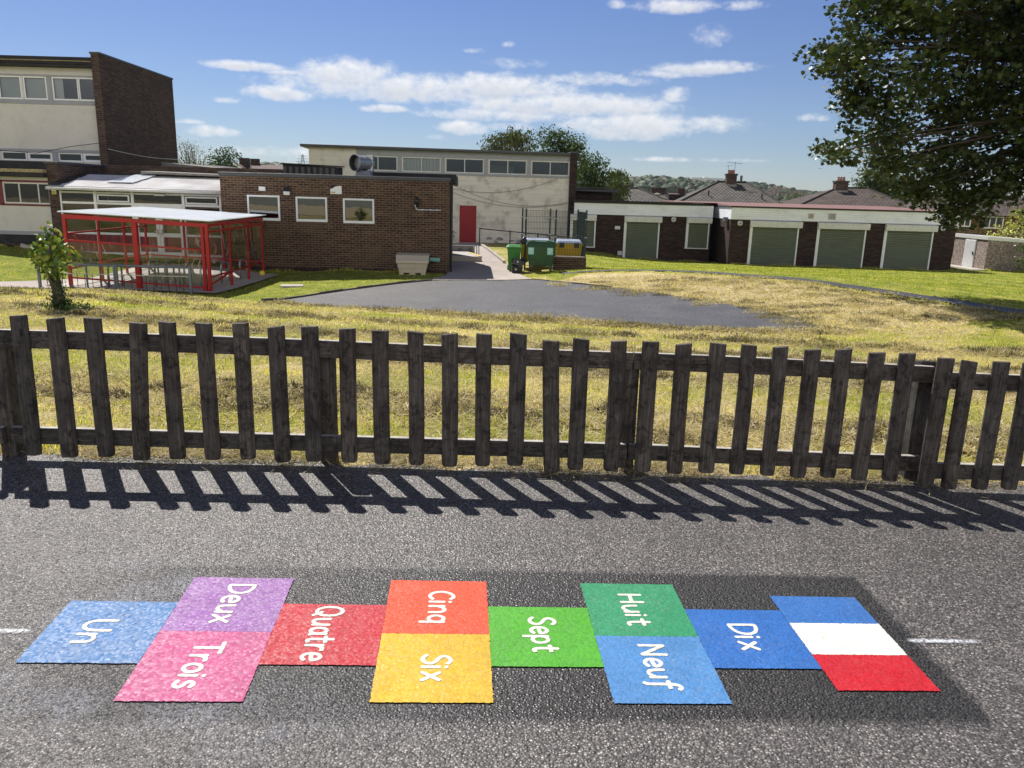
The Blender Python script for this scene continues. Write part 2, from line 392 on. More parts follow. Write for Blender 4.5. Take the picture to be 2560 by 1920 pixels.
# clear acrylic screens with swirly white and orange lines printed on them
T = NT('printed_acrylic'); v = T.coord(); w = T.new('ShaderNodeTexWave'); w.wave_type = 'RINGS'; w.rings_direction = 'SPHERICAL'
T.l(T.mapping(v, (1, 1, 1.3), loc=(.4, 0, .2)), w.inputs['Vector']); w.inputs['Scale'].default_value = 1.6; w.inputs['Distortion'].default_value = 6.5; w.inputs['Detail'].default_value = 2.5; w.inputs['Detail Scale'].default_value = .9
lines = T.math('MULTIPLY', T.val(w.outputs['Fac'], .9, .985, 0, .5), T.val(T.noise(v, 1.6, 2), .5, .62))
tr = T.new('ShaderNodeBsdfTransparent'); tr.inputs[0].default_value = (.86, .87, .88, 1)
gl = T.new('ShaderNodeBsdfGlossy'); gl.inputs['Roughness'].default_value = .05
mx = T.new('ShaderNodeMixShader'); mx.inputs[0].default_value = .07; T.l(tr.outputs[0], mx.inputs[1]); T.l(gl.outputs[0], mx.inputs[2])
pc = T.pbr(T.ramp(T.noise(v, 1.1, 1), [(.45, (.62, .56, .52)), (.62, (.7, .22, .06))]), .5)
mx2 = T.new('ShaderNodeMixShader'); T.l(lines, mx2.inputs[0]); T.l(mx.outputs[0], mx2.inputs[1]); T.l(pc, mx2.inputs[2])
M['acrylic'] = T.surf(mx2.outputs[0])

# ------------------------------------------------------------------ terrain shape
PSX, PSY = -.0269, .0306
def plane_z(x, y): return PSX * x + PSY * y
def edge_y(x): return 4.125 + .058 * x
CP = []
for x in (-9, -6, -3, 0, 3, 6, 9):
    for dy in (0, .9):
        CP.append((x, edge_y(x) + .25 + dy, plane_z(x, edge_y(x)) - .02 - dy * .02))
def cpx(px, py, Y, dz=0.):
    p = at(px, py, Y); CP.append((p.x, p.y, p.z + dz))
for q in [(150,774,11,-.02),(20,725,15.5),(300,730,15.5),(600,760,15.2,-.03),(700,757,18,.03),(950,780,16,.04),(1200,800,15,.04),(1430,812,14.5,.04),(1800,832,14,.04),(2070,832,14.5,.02),
          (646,755,19),(744,745,20),(856,728,21.5),(996,710,23),(1080,702,23.8),(1330,700,24),(1400,703,23.5),(1500,715,22.3),(1600,727,21),(1750,750,19.3),(1900,775,17.5),(2000,800,16),
          (1416,680,26.5),(1525,675,26),(1644,676,25.5),(1780,682,24.5),(2000,698,22.5),(2367,750,19),(2560,782,17)]: cpx(*q)
CP += [(-5,17.5,-.92),(-2,19,-.9),(2,18,-.78),(4.5,16.5,-.71),(0,21,-.86),(8.5,14,-.62),(11,12,-.5),(13,9,-.42),(14,20,-.6),(16,26,-.85),
       (-9,9,.02),(-4,9,-.1),(0,9,-.22),(4,9,-.3),(8,9,-.36),(-12,11,-.05),(-15,14,-.25),(-16,19,-.72),
       (-12,20.2,-.97),(-8.3,20.4,-1.03),(-8.2,25.3,-1.04),(-12,25.4,-.86),(-16,22,-.72),(-19,23.5,-.64),(-17.3,26.4,-.42),(-20,26.5,-.38),(-14,26.6,-.62),(-11,26.4,-.66),
       (-9.4,25.2,-.86),(-6,26,-.86),(-2.5,26.5,-.88),(-9.6,27.5,-.85),(0,25.5,-.88),(.9,27.3,-.85),(0,27.3,-.86),(2.6,27.8,-.74),(-1.3,29.5,-.72),(-2,33,-.66),(-2,38,-.62),(-2,41,-.64),(2.7,41.3,-.75),(.7,35,-.68),(3,33,-.85),
       (5.6,40.5,-1.17),(10.5,40.3,-1.25),(14.6,38.1,-1.19),(20,37.9,-1.2),(23.6,38.8,-1.22),(26,39.3,-1.22),(23.4,42,-1.21),(30,39,-1.25),(20,31,-1.0),(12,31,-.85),(6,32,-.9),(26,30,-1.05),(22,22,-.8),(18,14,-.6)]
CP += [(-30,y,z) for y, z in ((5,.35),(15,0),(25,-.4),(35,-.5),(50,-.8))] + [(34,y,-.9 - .01*y) for y in (5,15,25,35)] + [(x,52,-1.3) for x in (-20,-10,0,10,20,32)]
CP = np.array(CP)
def _phi(d2): return np.where(d2 > 1e-9, .5 * d2 * np.log(np.maximum(d2, 1e-12)), 0)
_n = len(CP); _d2 = ((CP[:, None, :2] - CP[None, :, :2]) ** 2).sum(-1)
_A = np.zeros((_n+3, _n+3)); _A[:_n, :_n] = _phi(_d2) + np.eye(_n) * .8
_A[:_n, _n] = 1; _A[:_n, _n+1:] = CP[:, :2]; _A[_n, :_n] = 1; _A[_n+1:, :_n] = CP[:, :2].T
_w = np.linalg.solve(_A, np.concatenate([CP[:, 2], np.zeros(3)]))
def _tps(x, y):
    x = np.asarray(x, float); y = np.asarray(y, float); sh = x.shape; x = x.ravel(); y = y.ravel()
    out = np.empty_like(x)
    for i in range(0, len(x), 20000):
        d2 = (x[i:i+20000, None] - CP[:, 0]) ** 2 + (y[i:i+20000, None] - CP[:, 1]) ** 2
        out[i:i+20000] = _phi(d2) @ _w[:_n] + _w[_n] + _w[_n+1] * x[i:i+20000] + _w[_n+2] * y[i:i+20000]
    return out.reshape(sh)
def sstep(a, b, t):
    t = np.clip((np.asarray(t, float) - a) / (b - a), 0, 1); return t * t * (3 - 2*t)
def H(x, y):
    """ground height of the grass"""
    x = np.asarray(x, float); y = np.asarray(y, float)
    z = _tps(np.clip(x, -30, 34), np.clip(y, 3.5, 52))
    far = np.maximum(sstep(46, 60, y), np.maximum(sstep(28, 60, -x), sstep(32, 60, x)))
    z = z * (1 - far) + (-1.5 - .006 * np.clip(y - 60, 0, 340)) * far
    pl = PSX * np.clip(x, -14, 14) + PSY * np.clip(y, -8, 8)
    near = sstep(.12, -.08, y - (4.125 + .058 * x))
    return z * (1 - near) + (pl - .05) * near
def Hf(x, y): return float(H(np.array([x]), np.array([y]))[0])

def px_poly(lst): return [tuple(at(*q)[:2]) for q in lst]
PAD = px_poly([(690,757,18),(800,764,17.2),(950,781,16),(1080,791,15.5),(1200,801,15),(1300,807,14.8),(1430,814,14.5),(1600,826,14.2),(1800,834,14),(1950,834,14.2),(2070,832,14.5),
               (2040,815,15.2),(2000,800,16),(1900,775,17.5),(1750,750,19.3),(1600,727,21),(1500,715,22.3),(1400,703,23.5),(1330,700,24),(1250,699,24),(1160,700,24),(1080,702,23.8),(996,710,23),(930,718,22.3),(856,728,21.5),(800,736,20.8),(744,745,20),(690,751,19.2),(655,757,18.6)])
PATH_N = px_poly([(1405,683,26.2),(1460,676,26.4),(1525,673,26.1),(1644,673,25.7),(1780,679,24.8),(1900,687,23.6),(2000,694,22.8),(2180,713,21),(2367,743,19.3),(2480,762,18.1),(2590,779,17.2)])
PATH_S = px_poly([(1405,690,25.6),(1460,682,25.8),(1525,678,25.6),(1644,679,25.2),(1780,686,24.2),(1900,695,22.9),(2000,702,22.1),(2180,723,20.2),(2367,757,18.5),(2480,777,17.3),(2590,797,16.3)])
def inpoly(x, y, P):
    x = np.asarray(x); y = np.asarray(y); c = np.zeros(x.shape, bool); n = len(P)
    for i in range(n):
        x0, y0 = P[i]; x1, y1 = P[(i+1) % n]
        k = ((y0 > y) != (y1 > y)); 
        xi = x0 + (y - y0) / ((y1 - y0) if abs(y1 - y0) > 1e-9 else 1e-9) * (x1 - x0)
        c ^= k & (x < xi)
    return c
def dpoly(x, y, P, closed=True):
    x = np.asarray(x, float); y = np.asarray(y, float); d = np.full(x.shape, 1e9); n = len(P)
    for i in range(n if closed else n-1):
        ax, ay = P[i]; bx, by = P[(i+1) % n]; ex, ey = bx-ax, by-ay; L = ex*ex+ey*ey + 1e-12
        t = np.clip(((x-ax)*ex + (y-ay)*ey) / L, 0, 1); d = np.minimum(d, np.hypot(x-ax-t*ex, y-ay-t*ey))
    return d
PATHP = PATH_N + PATH_S[::-1]
SLAB = [(-12.45,20.35),(-7.95,20.35),(-7.75,25.45),(-12.3,25.6)]
LEFTPATH = px_poly([(-60,742,17.6),(60,722,19.2),(160,708,21),(250,690,23.2),(200,690,23.4)]) 
LEFTPATH = [(-16.5,18.6),(-14.2,19.6),(-12.3,22.8),(-12.3,25.4),(-11.9,25.6),(-11.9,20.0),(-13,18.9),(-16.5,17.6)]
HALLPATH = px_poly([(1116,690,25.6),(1075,703,24.0),(1330,701,24.2),(1310,688,25.6),(1270,650,29.4)]) + [(-.4,29.6),(-1.75,38.2),(-1.75,41),(-2.95,41),(-2.9,29),(-2.35,27)]
HARD = [PAD, PATHP, SLAB, HALLPATH, LEFTPATH]
BUILT = [[(-25,27.1),(-9.85,26.9),(-9.8,25.95),(-2.22,26.35),(-2.4,41),(25,41),(25,60),(-25,60)], [(2.9,40.6),(10.4,40.4),(10.4,38.3),(21.3,37.95),(21.3,45),(2.9,45)], [(23.5,39),(27.6,39),(27.6,42),(23.5,42)]]
def hard_mask(x, y, grow=0.):
    m = np.zeros(np.shape(x), bool)
    for P in HARD + BUILT:
        m |= inpoly(x, y, P)
        if grow: m |= dpoly(x, y, P) < grow
    return m
def dryness(x, y):
    """0 green lawn .. 1 straw coloured mown hay (a property of the turf itself)"""
    x = np.asarray(x, float); y = np.asarray(y, float)
    base = .50 + .20 * np.sin(x*1.3 + .5*y) * np.sin(y*.9 - .4*x) + .12*np.sin(2.7*x - 1.9*y + 1)
    bank = inpoly(x, y, [tuple(p) for p in PATH_S[1:]] + [PAD[10], PAD[12], PAD[14], PAD[16], PAD[17]])
    dp = dpoly(x, y, PAD)
    base = np.where(bank, .92 - .5 * sstep(1.2, .2, dpoly(x, y, PATH_S, False)), base)
    base = np.maximum(base, .75 * sstep(1.6, .1, dp) * (y < 20))
    lawn = (y > 17) & ~bank
    base = np.where(lawn & (x > 1), .20 + .08*np.sin(3*x+y), base)
    base = np.maximum(base, .95 * sstep(.34, .10, y - edge_y(x)))
    base = np.where((x < -2) & (y > 16.5), np.minimum(base, .14 + .5*sstep(19.5, 16.5, y)), base)
    return np.clip(base, 0, 1)

# ground sheet: one sheet to the horizon, fine near, coarse far
gx = np.unique(np.concatenate([np.arange(-20, 27.01, .25), -20 - np.geomspace(.5, 3000, 42), 27 + np.geomspace(.5, 3000, 42)]))
gy = np.unique(np.concatenate([np.arange(3.2, 46.01, .25), 3.2 - np.geomspace(.4, 60, 14), 46 + np.geomspace(.5, 3600, 46)]))
XX, YY = np.meshgrid(gx, gy, indexing='ij'); ZZ = H(XX, YY)
near = (YY > edge_y(XX)) & (YY < 46)
ZZ = ZZ + np.where(near, .012*np.sin(5.1*XX+1.3*YY)*np.sin(4.3*YY-2.2*XX) + .008*np.sin(11*XX)*np.sin(9*YY), 0)
hm = np.zeros(XX.shape, bool); sub = (YY < 46) & (np.abs(XX) < 28)
hm[sub] = hard_mask(XX[sub], YY[sub]) 
ZZ = ZZ - np.where(hm, .05, 0)
ni, nj = XX.shape
idx = np.arange(ni*nj).reshape(ni, nj)
Fq = np.stack([idx[:-1, :-1].ravel(), idx[1:, :-1].ravel(), idx[1:, 1:].ravel(), idx[:-1, 1:].ravel()], 1)
dr = dryness(XX, YY)
T = NT('turf'); v = T.new('ShaderNodeNewGeometry').outputs['Position']
a = T.new('ShaderNodeAttribute'); a.attribute_name = 'tint'; ds = T.new('ShaderNodeSeparateColor'); T.l(a.outputs['Color'], ds.inputs[0])
n1 = T.noise(v, 2.2, 6, .65); n2 = T.noise(v, 13, 5, .7); n3 = T.noise(T.mapping(v, (1, 1, 1)), 60, 4, .7)
d = T.math('ADD', ds.outputs[0], T.math('ADD', T.val(n1, .3, .7, -.30, .30), T.val(n2, .3, .7, -.25, .25)))
c = T.ramp(d, [(.05, (.20, .245, .036)), (.33, (.34, .345, .072)), (.55, (.47, .41, .155)), (.78, (.58, .475, .265)), (1., (.64, .535, .345))])
c = T.mix(T.val(n3, .35, .65, .55, 0), c, T.mix(1., c, (.45, .42, .38, 1), 'MULTIPLY'))
h = T.math('ADD', T.math('MULTIPLY', n2, .6), T.math('MULTIPLY', n3, .4))
M['turf'] = T.surf(T.pbr(c, .95, 0, .1, T.bump(h, 1., .05)))
tint = np.repeat(dr.reshape(-1, 1), 3, 1)
ground = np_mesh('ground', np.stack([XX.ravel(), YY.ravel(), ZZ.ravel()], 1), Fq, M['turf'], tint, smooth=True); kind(ground, 'structure')

def sheet(name, P, m, step=.5, lift=0., zf=None, thick=0.):
    bm = bmesh.new(); vs = [bm.verts.new((x, y, 0)) for x, y in P]; bm.faces.new(vs)
    xs = [p[0] for p in P]; ys = [p[1] for p in P]
    for ax, lo, hi in ((0, min(xs), max(xs)), (1, min(ys), max(ys))):
        t = lo + step
        while t < hi:
            no = (1, 0, 0) if ax == 0 else (0, 1, 0); co = (t, 0, 0) if ax == 0 else (0, t, 0)
            bmesh.ops.bisect_plane(bm, geom=bm.verts[:] + bm.edges[:] + bm.faces[:], dist=1e-5, plane_co=co, plane_no=no); t += step
    X = np.array([v.co.x for v in bm.verts]); Y = np.array([v.co.y for v in bm.verts]); Z = (zf or H)(X, Y) + lift
    for v, z in zip(bm.verts, Z): v.co.z = z
    bmesh.ops.triangulate(bm, faces=bm.faces)
    bmesh.ops.recalc_face_normals(bm, faces=bm.faces)
    for f in bm.faces:
        if f.normal.z < 0: f.normal_flip()
    me = bpy.data.meshes.new(name); bm.to_mesh(me); bm.free(); me.materials.append(m)
    for p in me.polygons: p.use_smooth = True
    return kind(link(bpy.data.objects.new(name, me)), 'structure')

# asphalt
U0 = Vector((-1.6111, 2.7394)); HY = .0691; CELL = .3831; ASP = .9644
def hop(u, v, lift=0.):
    """hopscotch grid coordinates (cells) -> point on the playground"""
    c, s = math.cos(HY), math.sin(HY); a = u * CELL; b = -v * CELL * ASP
    x = U0.x + c*a - s*b; y = U0.y + s*a + c*b
    return (x, y, plane_z(x, y) + lift)
def asphalt(name, base, halo=False, scale=105, light=1.):
    T = NT(name); v = T.new('ShaderNodeNewGeometry').outputs['Position']
    v2 = T.mapping(v, (1, 1, 0))
    vo = T.new('ShaderNodeTexVoronoi'); T.l(v2, vo.inputs['Vector']); vo.inputs['Scale'].default_value = scale
    vb = T.new('ShaderNodeTexVoronoi'); T.l(v2, vb.inputs['Vector']); vb.inputs['Scale'].default_value = scale * .47
    hs = T.new('ShaderNodeSeparateColor'); T.l(vo.outputs['Color'], hs.inputs[0])
    stone = T.ramp(hs.outputs[0], [(0, tuple(q*.22 for q in base)), (.35, tuple(q*.6 for q in base)), (.72, tuple(q*1.15 for q in base)), (.92, tuple(q*1.8 for q in base)), (1, tuple(q*2.9 for q in base))])
    gap = T.val(vo.outputs['Distance'], .25, .62, 0, 1)
    c = T.mix(T.math('MULTIPLY', gap, .75), stone, tuple(q*.2 for q in base) + (1,))
    big = T.noise(v, 1.1, 6, .6); c = T.mix(1., c, T.val(big, .3, .7, .84 if halo else .70, 1.14 if halo else 1.32), 'MULTIPLY')
    med = T.noise(v, 7, 4, .6); c = T.mix(1., c, T.val(med, .3, .7, .9, 1.1), 'MULTIPLY')
    st = T.noise(v, 2.3, 7, .72); c = T.mix(T.val(st, .62, .76, 0, .35), c, tuple(q*1.9 for q in base) + (1,))
    rough = .62
    if halo:
        m = T.mapping(v, (1, 1, 1), loc=(-U0.x, -U0.y, 0)); s = sep(T, m); cc, ss = math.cos(HY), math.sin(HY)
        u = T.math('DIVIDE', T.math('ADD', T.math('MULTIPLY', s[0], cc), T.math('MULTIPLY', s[1], ss)), CELL)
        w = T.math('DIVIDE', T.math('SUBTRACT', T.math('MULTIPLY', s[0], ss), T.math('MULTIPLY', s[1], cc)), CELL * ASP)
        jit = T.math('MULTIPLY', T.math('SUBTRACT', T.noise(v, 7, 5, .65), .5), .16)
        u = T.math('ADD', u, jit); w = T.math('ADD', w, T.math('MULTIPLY', jit, .6))
        mk = T.math('MULTIPLY', T.math('MULTIPLY', T.val(u, -.25, .7), T.val(u, 8.22, 8.12)), T.math('MULTIPLY', T.val(w, -.31, -.22), T.val(w, 2.30, 2.16)))
        fade = T.val(u, 0, 4.0, .62, 1.)
        c = T.mix(T.math('MULTIPLY', T.math('MULTIPLY', mk, fade), .95), c, T.mix(1., c, (.15, .155, .165, 1), 'MULTIPLY'))
        # pale over-spray haze round the left half of the game
        ov = T.math('MULTIPLY', T.math('MULTIPLY', T.val(u, -.6, .3), T.val(u, 4., 1.5)), T.math('MULTIPLY', T.val(w, -.6, -.1), T.val(w, 2.9, 2.1)))
        c = T.mix(T.math('MULTIPLY', T.math('MULTIPLY', ov, T.val(T.noise(v, 3.2, 5, .6), .5, .72)), T.math('MULTIPLY', T.val(hs.outputs[1], .3, .7), .5)), c, (.33, .35, .43, 1))
    hgt = T.math('ADD', T.math('MULTIPLY', vo.outputs['Distance'], -1.), T.math('MULTIPLY', vb.outputs['Distance'], -.5))
    nor = T.bump(hgt, .62, .0050)
    return T.surf(T.pbr(c, T.val(hs.outputs[2], 0, 1, .38, .8), 0, .5, nor))
M['asphalt'] = asphalt('playground_tarmac', (.162, .149, .141), True, 128)
M['asphalt2'] = asphalt('drive_tarmac', (.108, .104, .104), False, 60)
M['asphalt3'] = asphalt('path_tarmac', (.070, .066, .064), False, 60)

# ------------------------------------------------------------------ playground, drive, paths
edge = []
for i in range(0, 401):
    x = -14 + 28 * i / 400
    edge.append((x, edge_y(x) + .035*math.sin(3.1*x) + .03*math.sin(9.7*x+1) + .02*math.sin(23*x) + .018*(random.random()-.5)))
PLAY = [(-14, -8), (14, -8)] + edge[::-1]
sheet('playground', PLAY, M['asphalt'], 2., 0., plane_z)
sheet('drive', PAD, M['asphalt2'], .5, .012)
sheet('path', PATHP, M['asphalt3'], .5, .012)
sheet('shelter_slab', SLAB, M['concrete'], .5, .03)
sheet('gravel_path', LEFTPATH, M['pinkpath'], .5, .018)
sheet('hall_path', HALLPATH, M['pinkpath'], .5, .02)

def kerb(name, pts, w, h, m):
    b = MB()
    for i in range(len(pts)-1):
        (ax, ay), (bx, by) = pts[i], pts[i+1]; L = math.hypot(bx-ax, by-ay); k = max(1, int(L/.45))
        for j in range(k):
            p = (ax+(bx-ax)*j/k, ay+(by-ay)*j/k); q = (ax+(bx-ax)*(j+.985)/k, ay+(by-ay)*(j+.985)/k)
            hh = h + random.uniform(-.012, .012)
            b.bar((*p, Hf(*p) + hh/2 - .02), (*q, Hf(*q) + hh/2 - .02), w, hh + .04)
    return kind(b.build(name, m), 'structure')
kerb('drive_kerb', [PAD[i] for i in (21, 22, 23, 24, 25, 26, 27, 28)], .06, .065, M['kerb'])
kerb('kerb_strip', px_poly([(1330,697,24.2),(1372,706,23.6),(1430,713,22.9),(1500,720,22.2),(1560,727,21.4)]), .06, .03, M['kerb'])
kerb('path_kerb', [(-.42, 29.4), (-1.72, 38.2)], .10, .12, M['concrete'])
def strip_px(name, pts, dz0=0): pass

# ------------------------------------------------------------------ hopscotch
hs = thing('hopscotch_game', 'French number hopscotch painted in bright squares on the tarmac', 'hopscotch', (0, 0, 0))
def paint_mat(name, col, worn=0.):
    T = NT(name); v = T.new('ShaderNodeNewGeometry').outputs['Position']
    vo = T.new('ShaderNodeTexVoronoi'); T.l(T.mapping(v, (1, 1, 0)), vo.inputs['Vector']); vo.inputs['Scale'].default_value = 100
    hs_ = T.new('ShaderNodeSeparateColor'); T.l(vo.outputs['Color'], hs_.inputs[0])
    c = T.mix(1., col, T.val(T.noise(v, 6, 5, .65), .3, .7, .86, 1.08), 'MULTIPLY')
    c = T.mix(1., c, T.val(hs_.outputs[1], 0, 1, .86, 1.1), 'MULTIPLY')
    c = T.mix(T.val(vo.outputs['Distance'], .45, .75, 0, .22), c, tuple(q*.45 for q in col[:3]) + (1,))
    if worn:
        pale = tuple(q*.5 + .26 for q in col[:3]) + (1,)
        c = T.mix(T.math('MULTIPLY', T.val(T.noise(v, 4.3, 6, .7), .40, .66, .05, 1), T.val(hs_.outputs[0], .3, .95, 0, worn)), c, pale)
    h = T.math('MULTIPLY', vo.outputs['Distance'], -1.)
    return T.surf(T.pbr(c, T.val(hs_.outputs[2], 0, 1, .5, .8), 0, .4, T.bump(h, .35, .0026)))
def tile(name, cells, col, worn, label, lift=.004):
    u0, u1, v0, v1 = cells
    m = paint_mat(name + '_paint', col, worn); n = 60; P = []
    j = lambda: random.uniform(-.0045, .0045)
    for i in range(n): P.append((u0 + (u1-u0)*i/n, v0 + j()))
    for i in range(n): P.append((u1 + j(), v0 + (v1-v0)*i/n))
    for i in range(n): P.append((u1 - (u1-u0)*i/n, v1 + j()))
    for i in range(n): P.append((u0 + j(), v1 - (v1-v0)*i/n))
    b = MB(); b.add([hop(a, c, lift) for a, c in P], [tuple(range(len(P)))])
    o = b.build(name, m, hs, fix=False)
    for p in o.data.polygons:
        if p.normal.z < 0: p.flip()
    o['label'] = label
    return o
K = .66
def S(r, g, b_, k=K): return lin(r, g, b_, k)
TILES = {
 'un': tile('square', (0, 1, .5, 1.5), S(84,140,202), .55, 'worn pale blue square reading Un'),
 'deux': tile('square', (1, 2, 0, 1), S(168,108,186), .55, 'worn purple square reading Deux'),
 'trois': tile('square', (1, 2, 1, 2), S(216,92,150), .42, 'worn pink square reading Trois'),
 'quatre': tile('square', (2, 3, .5, 1.5), S(214,38,56), .25, 'crimson square reading Quatre'),
 'cinq': tile('square', (3, 4, 0, 1), S(252,88,42), .15, 'orange square reading Cinq'),
 'six': tile('square', (3, 4, 1, 2), S(246,198,32), .15, 'yellow square reading Six'),
 'sept': tile('square', (4, 5, .5, 1.5), S(86,190,32), .12, 'bright green square reading Sept'),
 'huit': tile('square', (5, 6, 0, 1), S(48,166,112), .2, 'teal green square reading Huit'),
 'neuf': tile('square', (5, 6, 1, 2), S(84,152,218), .3, 'light blue square reading Neuf'),
 'dix': tile('square', (6, 7, .5, 1.5), S(44,118,204), .15, 'royal blue square reading Dix')}
tile('flag_band', (7, 7.93, .21, .735), S(58,124,204), .2, 'blue band of the flag')
tile('flag_band', (7, 7.93, .735, 1.275), lin(236,231,224,.86), .05, 'white band of the flag', .0045)
tile('flag_band', (7, 7.93, 1.275, 1.81), S(222,20,42), .1, 'red band of the flag')
# hand-drawn letters as strokes
def cat(pts, n=8):
    P = [np.array(p, float) for p in pts]
    if len(P) == 2: return [P[0] + (P[1]-P[0])*t for t in np.linspace(0, 1, 8)]
    Q = [2*P[0]-P[1]] + P + [2*P[-1]-P[-2]]; out = []
    for i in range(1, len(Q)-2):
        for t in np.linspace(0, 1, n, endpoint=False):
            a, b, c, d = Q[i-1], Q[i], Q[i+1], Q[i+2]
            out.append(.5*((2*b) + (c-a)*t + (2*a-5*b+4*c-d)*t*t + (3*b-a-3*c+d)*t**3))
    out.append(P[-1]); return out
def ell(cx, cy, rx, ry, a0=0, a1=360): return [(cx+rx*math.cos(R(a)), cy+ry*math.sin(R(a))) for a in np.linspace(a0, a1, 13)]
GL = {
 'U': (.60, [[(0,1),(.0,.6),(.03,.25),(.14,.05),(.28,.0),(.42,.06),(.52,.25),(.55,.6),(.55,1)]]),
 'n': (.48, [[(0,.62),(0,0)], [(0,.36),(.1,.56),(.24,.63),(.37,.55),(.41,.38),(.42,0)]]),
 'D': (.60, [[(0,0),(0,1)], [(0,1),(.22,.98),(.42,.88),(.54,.68),(.56,.45),(.46,.2),(.26,.05),(0,0)]]),
 'e': (.50, [[(.06,.30),(.25,.32),(.44,.36),(.42,.5),(.32,.61),(.2,.62),(.08,.52),(.03,.33),(.07,.13),(.2,.01),(.34,.02),(.45,.1)]]),
 'u': (.49, [[(0,.62),(.01,.3),(.06,.07),(.18,.0),(.3,.07),(.41,.25)], [(.42,.62),(.42,0)]]),
 'x': (.46, [[(0,.62),(.42,0)], [(.41,.62),(-.02,0)]]),
 'T': (.62, [[(-.06,1),(.62,1)], [(.28,1),(.28,0)]]),
 'r': (.36, [[(0,.62),(0,0)], [(0,.3),(.06,.48),(.18,.6),(.34,.61)]]),
 'o': (.52, [ell(.24,.31,.235,.31,90,450)]),
 'i': (.16, [[(0,.62),(0,0)], [(0,.83),(.005,.88)]]),
 's': (.40, [[(.35,.55),(.24,.63),(.11,.61),(.04,.51),(.08,.40),(.2,.33),(.32,.24),(.35,.13),(.27,.02),(.14,0),(.0,.07)]]),
 'Q': (.78, [ell(.34,.5,.34,.5,90,450), [(.40,.22),(.66,-.10)]]),
 'a': (.52, [ell(.22,.30,.21,.30,60,420), [(.43,.61),(.43,.15),(.50,.0)]]),
 't': (.40, [[(.14,.92),(.13,.5),(.14,.12),(.22,.0),(.34,.04)], [(-.05,.63),(.34,.65)]]),
 'C': (.60, [[(.56,.86),(.44,.98),(.28,.97),(.12,.82),(.03,.5),(.1,.18),(.25,.02),(.42,.02),(.57,.14)]]),
 'q': (.52, [ell(.22,.31,.21,.31,60,420), [(.43,.62),(.43,-.34)]]),
 'S': (.52, [[(.49,.88),(.36,.99),(.2,.98),(.07,.84),(.08,.68),(.2,.56),(.36,.47),(.47,.32),(.45,.13),(.32,.01),(.15,.01),(.0,.13)]]),
 'p': (.52, [[(0,.62),(0,-.34)], ell(.22,.31,.22,.31,150,510)]),
 'H': (.62, [[(0,0),(0,1)], [(.52,0),(.52,1)], [(0,.5),(.52,.5)]]),
 'N': (.66, [[(0,0),(0,1)], [(0,1),(.56,0)], [(.56,0),(.56,1)]]),
 'f': (.42, [[(.46,.94),(.36,1.03),(.24,.98),(.18,.8),(.16,.4),(.15,-.15),(.08,-.32)], [(0,.62),(.38,.62)]])}
LM = paint_mat('letter_paint', lin(240, 236, 224, .80), .0)
def word(key, text, u_base, u_cap, v0, v1, lift=.0052, w=.0195):
    adv = sum(GL[c][0] for c in text[:-1]) + .15*(len(text)-1) + {'x': .42, 'n': .42, 's': .35, 'e': .45, 'q': .43, 't': .34, 'f': .38}[text[-1]]
    capu = u_cap - u_base; x = 0.; sv = (v1 - v0) / adv
    for ch in text:
        b = MB()
        for st in GL[ch][1]:
            pts = cat(st) if len(st) < 13 else [np.array(p) for p in st]
            P = [np.array([u_base + p[1]*capu, v0 + (x + p[0])*sv]) for p in pts]
            if len(P) > 1:
                d0 = P[0]-P[1]; d1 = P[-1]-P[-2]
                d0 = d0/(np.linalg.norm(d0)+1e-9)*w*.6; d1 = d1/(np.linalg.norm(d1)+1e-9)*w*.6
                P = [P[0]+d0] + P + [P[-1]+d1]
            vs = []; n = len(P)
            for i, p in enumerate(P):
                t = P[min(i+1, n-1)] - P[max(i-1, 0)]; t = t/(np.linalg.norm(t)+1e-9); nn = np.array([-t[1], t[0]])
                ww = w * (.55 if i in (0, n-1) else 1.0) * (1 + .05*math.sin(i*1.7+x*9))
                for k, hh in ((-1, 0), (-.45, .0007), (.45, .0007), (1, 0)):
                    q = p + nn*ww*k; vs.append(hop(q[0], q[1], lift + hh + .00012*i/n))
            fs = []
            for i in range(n-1):
                for k in range(3): fs.append((i*4+k, i*4+k+1, i*4+k+5, i*4+k+4))
            b.add(vs, fs)
        o = b.build('letter', LM, TILES[key], fix=False)
        for p in o.data.polygons:
            if p.normal.z < 0: p.flip()
        x += GL[ch][0] + .15
word('un', 'Un', .315, .575, .845, 1.195)
word('deux', 'Deux', 1.40, 1.645, .155, .85)
word('trois', 'Trois', 1.395, 1.63, 1.195, 1.825)
word('quatre', 'Quatre', 2.345, 2.595, .555, 1.435)
word('cinq', 'Cinq', 3.42, 3.66, .225, .80)
word('six', 'Six', 3.40, 3.645, 1.345, 1.712)
word('sept', 'Sept', 4.40, 4.64, .70, 1.275)
word('huit', 'Huit', 5.37, 5.60, .235, .815)
word('neuf', 'Neuf', 5.385, 5.615, 1.16, 1.80)
word('dix', 'Dix', 6.365, 6.625, .785, 1.21)
